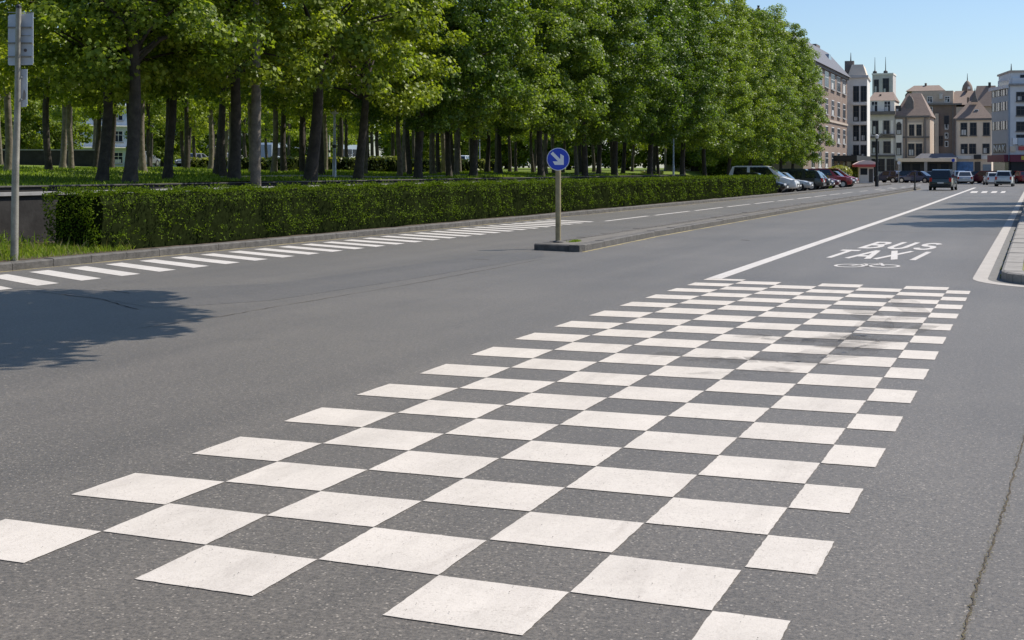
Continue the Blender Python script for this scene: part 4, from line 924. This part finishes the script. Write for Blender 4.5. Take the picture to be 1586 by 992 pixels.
# large brown block behind
vx, wd, D = span(1404, 1545, 245); t = building('brown_block', (vx, 245, 0), 0, 'large brown tile roofed block rising behind the taupe and beige houses')
z2 = lambda y: zat(y, D); sx = lambda x: on_u(x, 245).x - vx
MB().box(0, sx(1481), 0, 10, 0, z2(162)).build('wall', M['brick_dark'], t)
MB().box(sx(1481) + .01, sx(1545), 0, 10, 0, z2(166)).build('side_wall', M['taupe'], t)
hip(MB(), sx(1404), sx(1462), .6, 10, z2(140), z2(130), 1.0, .2, 3).build('roof', M['tile'], t)
MB().box(sx(1412), sx(1476), .3, 9, z2(162) + .003, z2(140.5)).build('attic', M['taupe'], t)
hip(MB(), sx(1472), sx(1516), .0, 10, z2(163), z2(139.5), .6, .2, 4).build('roof', M['tile'], t)
hip(MB(), sx(1508), sx(1545), -.5, 10, z2(166) + .01, z2(133), .4, .2, 3).build('roof', M['tile'], t)
MB().box(-.1, sx(1490), -.5, -.003, z2(163), z2(160.5)).build('cornice', M['stone_dark'], t)
MB().prism_xz([(sx(1402), z2(162)), (sx(1409), z2(162)), (sx(1409), z2(143)), (sx(1406), z2(141)), (sx(1402), z2(146))], -.2, .29).build('glazed_bay', M['dark'], t)
windows(t, [sx(1440), sx(1467)], z2(158), z2(150) - z2(158), .7, 'frame_white', .3, False); windows(t, [sx(1440)], z2(175), z2(166) - z2(175), .8, 'frame_white', 0, False)
windows(t, [sx(1424), sx(1436), sx(1448), sx(1466)], z2(192), z2(180) - z2(192), .7, 'frame_dark', 0, False, mull=False)
windows(t, [sx(1466)], z2(200), .8, .4, 'frame_white', 0, False, mull=False); windows(t, [sx(1466)], z2(214), .8, .4, 'frame_white', 0, False, mull=False); windows(t, [sx(1466)], z2(227), .8, .4, 'frame_white', 0, False, mull=False)
windows(t, [sx(1445), sx(1457)], z2(226), z2(211) - z2(226), .65, 'frame_dark', 0, False)
windows(t, [sx(1424), sx(1435)], z2(214), z2(203) - z2(214), .6, 'frame_dark', 0, False); windows(t, [sx(1420), sx(1431)], z2(238), z2(226) - z2(238), .6, 'frame_dark', 0, False, mull=False)
for xa in (1418, 1455): MB().box(sx(xa), sx(xa + 5), -.15, .295, z2(153.5), z2(145)).build('dormer', M['stone_grey'], t)
MB().box(sx(1430), sx(1433), 3, 4, z2(132), z2(126.5)).build('chimney', M['brick_dark'], t); MB().box(sx(1494), sx(1497), 3, 4, z2(141), z2(135)).build('chimney', M['brick_dark'], t)
MB().box(sx(1476) - .1, sx(1476) + .1, -.2, -.003, 1, z2(163.5)).build('downpipe', M['stone_dark'], t)
MB().box(sx(1448), sx(1454), -.6, -.003, z2(240), z2(176)).build('pier', M['taupe'], t)
MB().box(sx(1530), sx(1534), 2, 3, z2(135), z2(128)).build('chimney', M['dark'], t)
# round turret
vx, wd, D = span(1489, 1506, 262); t = building('turret', (vx + wd / 2, 264, 0), 0, 'dark bell shaped turret with a thin spike on the skyline')
z3 = lambda y: zat(y, D)
MB().tube([(0, 0, 0), (0, 0, z3(140))], wd * .48, 12).build('wall', M['taupe'], t)
MB().tube([(0, 0, z3(141)), (0, 0, z3(137)), (0, 0, z3(132)), (0, 0, z3(127)), (0, 0, z3(123.5))], [wd * .52, wd * .50, wd * .42, wd * .24, .05], 12).build('roof', M['tile'], t, 40)
antenna(t, 0, 0, z3(124), 1.3); MB().box(.1, .55, -wd * .5, -wd * .4, z3(138), z3(134)).build('window', M['frame_white'], t)
# beige house
vx, wd, D = span(1480, 1536); t = building('beige_house', (vx, U0 - 1, 0), 0, 'beige two storey house with brown hipped roof and dark framed windows')
MB().box(0, wd, 0, 8, 0, zz(184)).build('wall', M['beige'], t)
hip(MB(), 0, wd, 0, 8, zz(184) + .003, zz(156), 1.9, .3, 3).build('roof', M['tile'], t)
MB().box(-.1, wd + .1, -.25, -.003, zz(187), zz(183.5)).build('cornice', M['stone_dark'], t)
MB().prism_xz([(wd * .42, zz(158)), (wd * .62, zz(158)), (wd * .57, zz(150)), (wd * .53, zz(136)), (wd * .50, zz(150))], 1.5, 2.3).build('dormer', M['stone_dark'], t)
windows(t, [wd * .58], zz(177), .6, .45, 'frame_white', 1.0, False, mull=False)
windows(t, [wd * .24, wd * .50, wd * .86], zz(209.5), zz(191.5) - zz(209.5), .80, 'frame_dark', 0)
windows(t, [wd * .25, wd * .48, wd * .85], zz(238), zz(224) - zz(238), .85, 'frame_dark', 0, False)
MB().box(-.05, wd + .05, -.3, -.003, zz(247), zz(242)).build('fascia', M['stone_white'], t)
MB().box(.15, wd * .50, -.12, -.003, .6, zz(251)).build('poster', M['poster'], t); MB().box(-.02, .1, -.2, -.003, 0, zz(187.2)).build('downpipe', M['stone_dark'], t); MB().box(wd * .30, wd * .36, 3, 4, zz(170), zz(150)).build('chimney', M['brick_dark'], t)
MB().box(wd * .54, wd * .70, -.12, -.003, .1, zz(251)).build('door', M['frame_dark'], t)
MB().box(wd * .52, wd * .72, -.9, -.31, zz(247), zz(240)).build('lantern_box', M['dark'], t)
MB().box(wd * .76, wd * .99, -.1, -.003, .5, zz(255)).build('shop_window', M['bluglass'], t)
# long low shop row with a pale canopy in front of the brown block
vx, wd, D = span(1393, 1481, U0 - 4); t = building('shop_row', (vx, U0 - 4, 0), 0, 'low dark shopfront under a long pale canopy at the street end')
z4 = lambda y: zat(y, D)
MB().box(0, wd, 0, 3.2, 0, z4(251)).build('wall', M['dark'], t)
MB().box(-.1, wd, -1.6, 3.4, z4(251) + .003, z4(245.5)).build('canopy', M['beige'], t)
mb = MB(); hip(mb, 2.5, wd, -.9, 3.3, z4(245.5) + .003, z4(238), .6, .2, 2).build('roof', M['slate'], t)
for f in (.03, .48, .98): MB().box(wd * f - .22, wd * f + .22, -1.5, -1.1, 0, z4(251)).build('pillar', M['cap'], t)
for f in (.12, .3, .6, .8): MB().box(wd * f - .55, wd * f + .55, -.05, -.003, .4, z4(254)).build('shop_window', M['glass'], t)
for px, yt, yb, lb, cm in ((1392, 250, 284, 'small white and blue street sign in front of the dark shopfront', 'signwhite'), (1476, 246, 284, 'small blue street sign before the blue poster', 'signblue')):
    p = at(px, yb); D = depth(p); k = D / F; q = empty('street_sign', (p.x, p.y, 0), TH, lb, 'road sign')
    MB().tube([(0, 0, 0), (0, 0, zat(yt, D))], .05, 8).build('pole', M['galv'], q); MB().disc((0, -.07, zat(yt, D) - .2), .2, (0, 1, 0), .02, 16).build('disc', M[cm], q)
# right corner building, its corner towards us
c0 = on_u(1562, 168); D = depth(c0); z5 = lambda y: zat(y, D)
t = building('corner_building', (c0.x, c0.y, 0), 0, 'blue grey and white corner building with letters and red shops at the right edge')
ang = R(108); lf = empty('left_wing', (0, 0, 0), ang + R(180)); lf.parent = t
Ll = 6.6
# left wing: local x runs from the far end (x = 0) to the corner (x = Ll)
lf.location = (Ll * math.cos(ang), Ll * math.sin(ang), 0)
MB().box(0, Ll, 0, 5, 2.6, z5(133)).build('wall', M['panel_blue'], lf)
for ya, yb in ((153, 141), (182, 160), (214, 190)):
    MB().box(.2, Ll - .25, -.06, -.003, z5(yb + 10 if yb > 150 else yb + 6) - (0), z5(yb - 3)).build('window_band', M['bluglass'], lf)
    for k in range(6): MB().box(.3 + k * 1.02, .42 + k * 1.02 + (.35 if k % 2 else 0), -.09, -.061, z5(yb + 10 if yb > 150 else yb + 6), z5(yb - 3)).build('glazing_bar', M['frame_dark'], lf)
MB().box(-.1, Ll + .1, -.35, -.003, z5(137), z5(132)).build('cornice', M['panel_pale'], lf)
MB().box(.8, Ll - .1, .5, 4.6, z5(133) + .003, z5(121)).build('attic', M['panel_pale'], lf)
MB().box(1.4, Ll - .6, .44, .497, z5(130.5), z5(123)).build('window', M['bluglass'], lf)
MB().box(.6, 1.1, 1, 1.6, z5(133), z5(117.5)).build('chimney', M['dark'], lf)
MB().box(-.1, Ll, -.5, -.003, z5(251), z5(240)).build('shop_fascia', M['shop_red'], lf)
MB().box(0, Ll, .3, 4.5, 0, 2.597).build('shopfront', M['glass'], lf)
mb = MB()
me = text_mesh('NAK', 4.6, z5(224) - z5(235), .02); me.materials.append(M['skin'])
o = link('letters', me, lf); o.location = (.9, -.02, z5(235)); o.rotation_euler = (R(90), 0, 0)
sm = o.modifiers.new('solid', 'SOLIDIFY'); sm.thickness = .08
MB().box(.7, 5.7, -.012, -.003, z5(237), z5(222)).build('letter_panel', M['dark'], lf)
a2 = R(12); rw = empty('right_wing', (0, 0, 0), a2); rw.parent = t
MB().box(.02, 14, .02, 8, 2.6, z5(131)).build('wall', M['panel_pale'], rw)
MB().box(.3, 14, .5, 7.5, z5(131) + .003, z5(112)).build('attic', M['panel_pale'], rw)
MB().box(.2, 14, .35, 8, z5(112) + .003, z5(109)).build('roof_edge', M['taupe'], rw)
MB().box(1.4, 2.6, .44, .497, z5(128), z5(116)).build('window', M['glass'], rw)
MB().box(0, 14, -.3, .017, z5(133), z5(130)).build('cornice', M['cap'], rw)
for yb in (150, 172, 196, 216): windows(rw, [1.35, 3.2, 5.0, 6.8, 8.6], z5(yb + 6), z5(yb - 6) - z5(yb + 6), .8, 'frame_dark', .02, True)
MB().box(.1, 14, -.6, .017, z5(251), z5(240)).build('shop_fascia', M['shop_red'], rw)
MB().box(0.05, 13.9, .3, 7, 0, 2.597).build('shopfront', M['glass'], rw)
MB().box(.45, .95, -.25, .0, z5(224), z5(214)).build('shop_sign', M['signwhite'], rw); MB().box(.15, .75, -.25, .0, z5(235), z5(227)).build('shop_sign', M['beige'], rw)
MB().box(1.0, 2.0, -.25, .0, z5(225), z5(214)).build('shop_sign', M['bus_blue'], rw); MB().box(1.1, 2.0, -.25, .0, z5(233), z5(227)).build('shop_sign', M['red'], rw); MB().box(1.3, 1.9, -.65, -.605, z5(248), z5(242)).build('shop_sign', M['yellow'], rw)
antenna(rw, .5, 1, z5(110), .9)
# kiosk with rounded red and white roof
p = at(1339, 284); D = depth(p); k = D / F; w_ = 16 * k
t = empty('kiosk', (p.x, p.y, 0), TH * .5, 'small kiosk with rounded red and white roof beside the parked cars', 'kiosk')
z6 = lambda y: zat(y, D)
MB().box(-w_ * .5, w_ * .85, -.2, 1.8, 0, z6(259)).build('wall', M['stone_white'], t)
MB().box(w_ * .40, w_ * .78, -.23, -.203, .1, z6(262)).build('door', M['frame_dark'], t); MB().box(-w_ * .4, w_ * .25, -.23, -.203, 1.0, z6(261)).build('window', M['glass'], t)
prof = [(-w_ * 1.05, z6(259)), (w_ * 1.05, z6(259)), (w_ * 1.1, z6(255)), (-w_ * 1.08, z6(255))]
MB().prism_xz(prof, -1.1, 2.2).build('awning', M['red'], t)
MB().prism_xz([(-w_ * 1.06, z6(255) + .003), (w_ * 1.08, z6(255) + .003), (w_ * 1.0, z6(251.5)), (w_ * .6, z6(249.3)), (0, z6(248.8)), (-w_ * .5, z6(250.5))], -.9, 2.0).build('awning_top', mat('awning_pale', (.85, .70, .66), .7, noise=.1, scale=3), t)
# building behind the trees with a roof railing and finial
vx, wd, D = span(1100, 1182, 190); t = building('glass_block', (vx, 190, 0), 0, 'pale blue block showing through the tree tops with railing and finial on its roof')
z7 = lambda y: zat(y, D); MB().box(0, wd, 0, 9, 0, z7(34)).build('wall', M['panel_pale'], t)
MB().box(0, wd - .02, -.05, -.003, z7(120), z7(38)).build('curtain_wall', M['bluglass'], t)
mb = MB(); 
for i in range(9): mb.box(wd * i / 8 - .04, wd * i / 8 + .04, .1, .2, z7(34), z7(18))
mb.box(0, wd, .1, .2, z7(19.5), z7(18)); mb.build('railing', M['dark'], t)
fx = on_u(1174, 190).x - vx; MB().tube([(fx, .3, z7(34)), (fx, .3, z7(20)), (fx, .3, z7(15)), (fx, .3, z7(13)), (fx, .3, z7(10))], [.14, .14, .34, .14, .2], 8).build('finial', M['dark'], t)
# pale apartment building and small house beyond the park
p = on_v(170, -128); q = on_v(365, -118); d = q - p; t = building('pale_apartments', (p.x, p.y, 1.6), math.atan2(d.y, d.x), 'pale blue white apartment building seen between the left park trunks')
L = d.length; MB().box(-10, L, 0, 12, -2, 13).build('wall', mat('pale_blue_render', (.46, .54, .64), .7, noise=.08, scale=1), t)
for zf in (1.0, 4.2, 7.4, 10.4):
    windows(t, [-8 + k * 3.1 for k in range(int((L + 9) / 3.1))], zf, 1.5, 1.3, 'frame_white', 0, True)
    MB().box(-6, L - 2, -1.0, -.003, zf - 1.0, zf - .85).build('balcony', M['stone_white'], t)
p = on_u(1030, 150); q = on_u(1092, 150); t = building('small_house', (p.x, 150, 0), 0, 'small white house with one window visible between far park trunks'); wd = (q - p).x
D = depth(p); MB().box(0, wd * .62, 0, 6, 0, zat(232, D)).build('wall', M['stone_white'], t)
MB().box(wd * .62, wd, .5, 6, 0, zat(244, D)).build('side_wall', M['beige'], t)
windows(t, [wd * .38], zat(250, D), zat(238, D) - zat(250, D), 1.0, 'frame_white', 0); MB().box(-.2, wd * .64, -.6, 6.2, zat(232, D) + .003, zat(230, D)).build('roof', M['tile'], t)
MB().box(-2, wd * 1.02, -1.2, -.003, zat(253.5, D), zat(251.5, D)).build('canopy', M['cap'], t); MB().box(wd * .66, wd * .9, .42, .497, .2, zat(256, D)).build('door', M['frame_dark'], t)
# low concrete wall at the left end of the park
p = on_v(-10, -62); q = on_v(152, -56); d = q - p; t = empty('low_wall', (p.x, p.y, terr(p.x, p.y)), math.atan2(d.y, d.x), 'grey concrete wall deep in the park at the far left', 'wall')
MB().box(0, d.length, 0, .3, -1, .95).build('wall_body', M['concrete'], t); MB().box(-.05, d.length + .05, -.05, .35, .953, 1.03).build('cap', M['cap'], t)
# buses, shelters and cars on the street beyond the park
def bus(px, v, label, L=11.0, rz=90):
    p = on_v(px, v); t = empty('bus', (p.x, p.y, terr(p.x, p.y) + .05), R(rz), label, 'bus')
    b = MB(); b.prism_xz([(-L / 2, .35), (L / 2, .35), (L / 2, 2.7), (L / 2 - .25, 2.95), (-L / 2 + .25, 2.95), (-L / 2, 2.7)], -1.25, 1.25); b.build('body', M['bus_blue'], t)
    for k in range(6): MB().box(-L / 2 + .5 + k * 1.75, -L / 2 + 2.05 + k * 1.75, -1.275, -1.252, 1.35, 2.35).build('side_window', M['glass'], t)
    MB().box(L / 2 + .002, L / 2 + .02, -1.05, 1.05, 1.2, 2.5).build('windscreen', M['glass'], t)
    for x in (-L / 2 + 2, L / 2 - 2.4):
        w1 = MB().disc((x, -1.17, .45), .45, (0, 1, 0), .28, 16).build('wheel', M['black'], t); MB().disc((x, -1.315, .45), .25, (0, 1, 0), .02, 12).build('rim', M['alloy'], w1)
    MB().box(-L / 2, L / 2, -1.262, -1.252, .75, .9).build('stripe', M['frame_white'], t)
bus(512, -86, 'grey blue bus right of the thick leaning trunk beyond the park'); bus(440, -88, 'grey blue bus partly hidden behind the thick leaning trunk beyond the park', 10.0)
def shelter(px, v, label):
    p = on_v(px, v); t = empty('bus_shelter', (p.x, p.y, terr(p.x, p.y)), R(90), label, 'bus shelter')
    MB().box(-2.6, 2.6, -.9, .9, 2.35, 2.5).build('roof', M['cap'], t); MB().box(-2.4, 2.4, .75, .79, .3, 2.347).build('back_panel', M['bluglass'], t)
    for x in (-2.4, 0, 2.4): MB().box(x - .05, x + .05, .8, .9, 0, 2.347).build('post', M['dark'], t)
    MB().box(-1.8, 1.8, .3, .65, .42, .48).build('bench', M['dark'], t)
shelter(690, -72, 'bus shelter with pale flat roof behind the park left of the blue sign'); shelter(893, -66, 'bus shelter with pale roof right behind the blue round sign')
for i, (px, v, kd, cl, lb) in enumerate(((222, -82, 'hatch', 'grey', 'grey hatchback parked beyond the park between the stout left trunks'), (300, -84, 'sedan', 'grey', 'grey car parked beyond the park before the pale apartments'),
        (345, -82, 'hatch', 'silver', 'silver car parked beyond the park left of the stout forked tree'), (580, -80, 'hatch', 'white', 'white car parked beyond the park right of the grey blue bus'), (610, -80, 'sedan', 'black', 'black car parked beyond the park behind the yellowish shrub'),
        (640, -80, 'hatch', 'silver', 'silver car parked beyond the park right of the yellowish shrub'), (720, -78, 'suv', 'white', 'white car parked beyond the park right of the left bus shelter'), (770, -76, 'sedan', 'maroon', 'maroon car parked beyond the park left of the blue sign'),
        (815, -70, 'hatch', 'white', 'white car parked beyond the park just left of the blue sign'), (940, -64, 'hatch', 'silver', 'silver car parked beyond the park right of the blue sign'))):
    p = on_v(px, v); o = car(kd, cl, p.x, p.y, 5 + 170 * (i % 2), lb, terr(p.x, p.y) + .05, 'cars parked beyond the park'); o.name = 'distant_car'
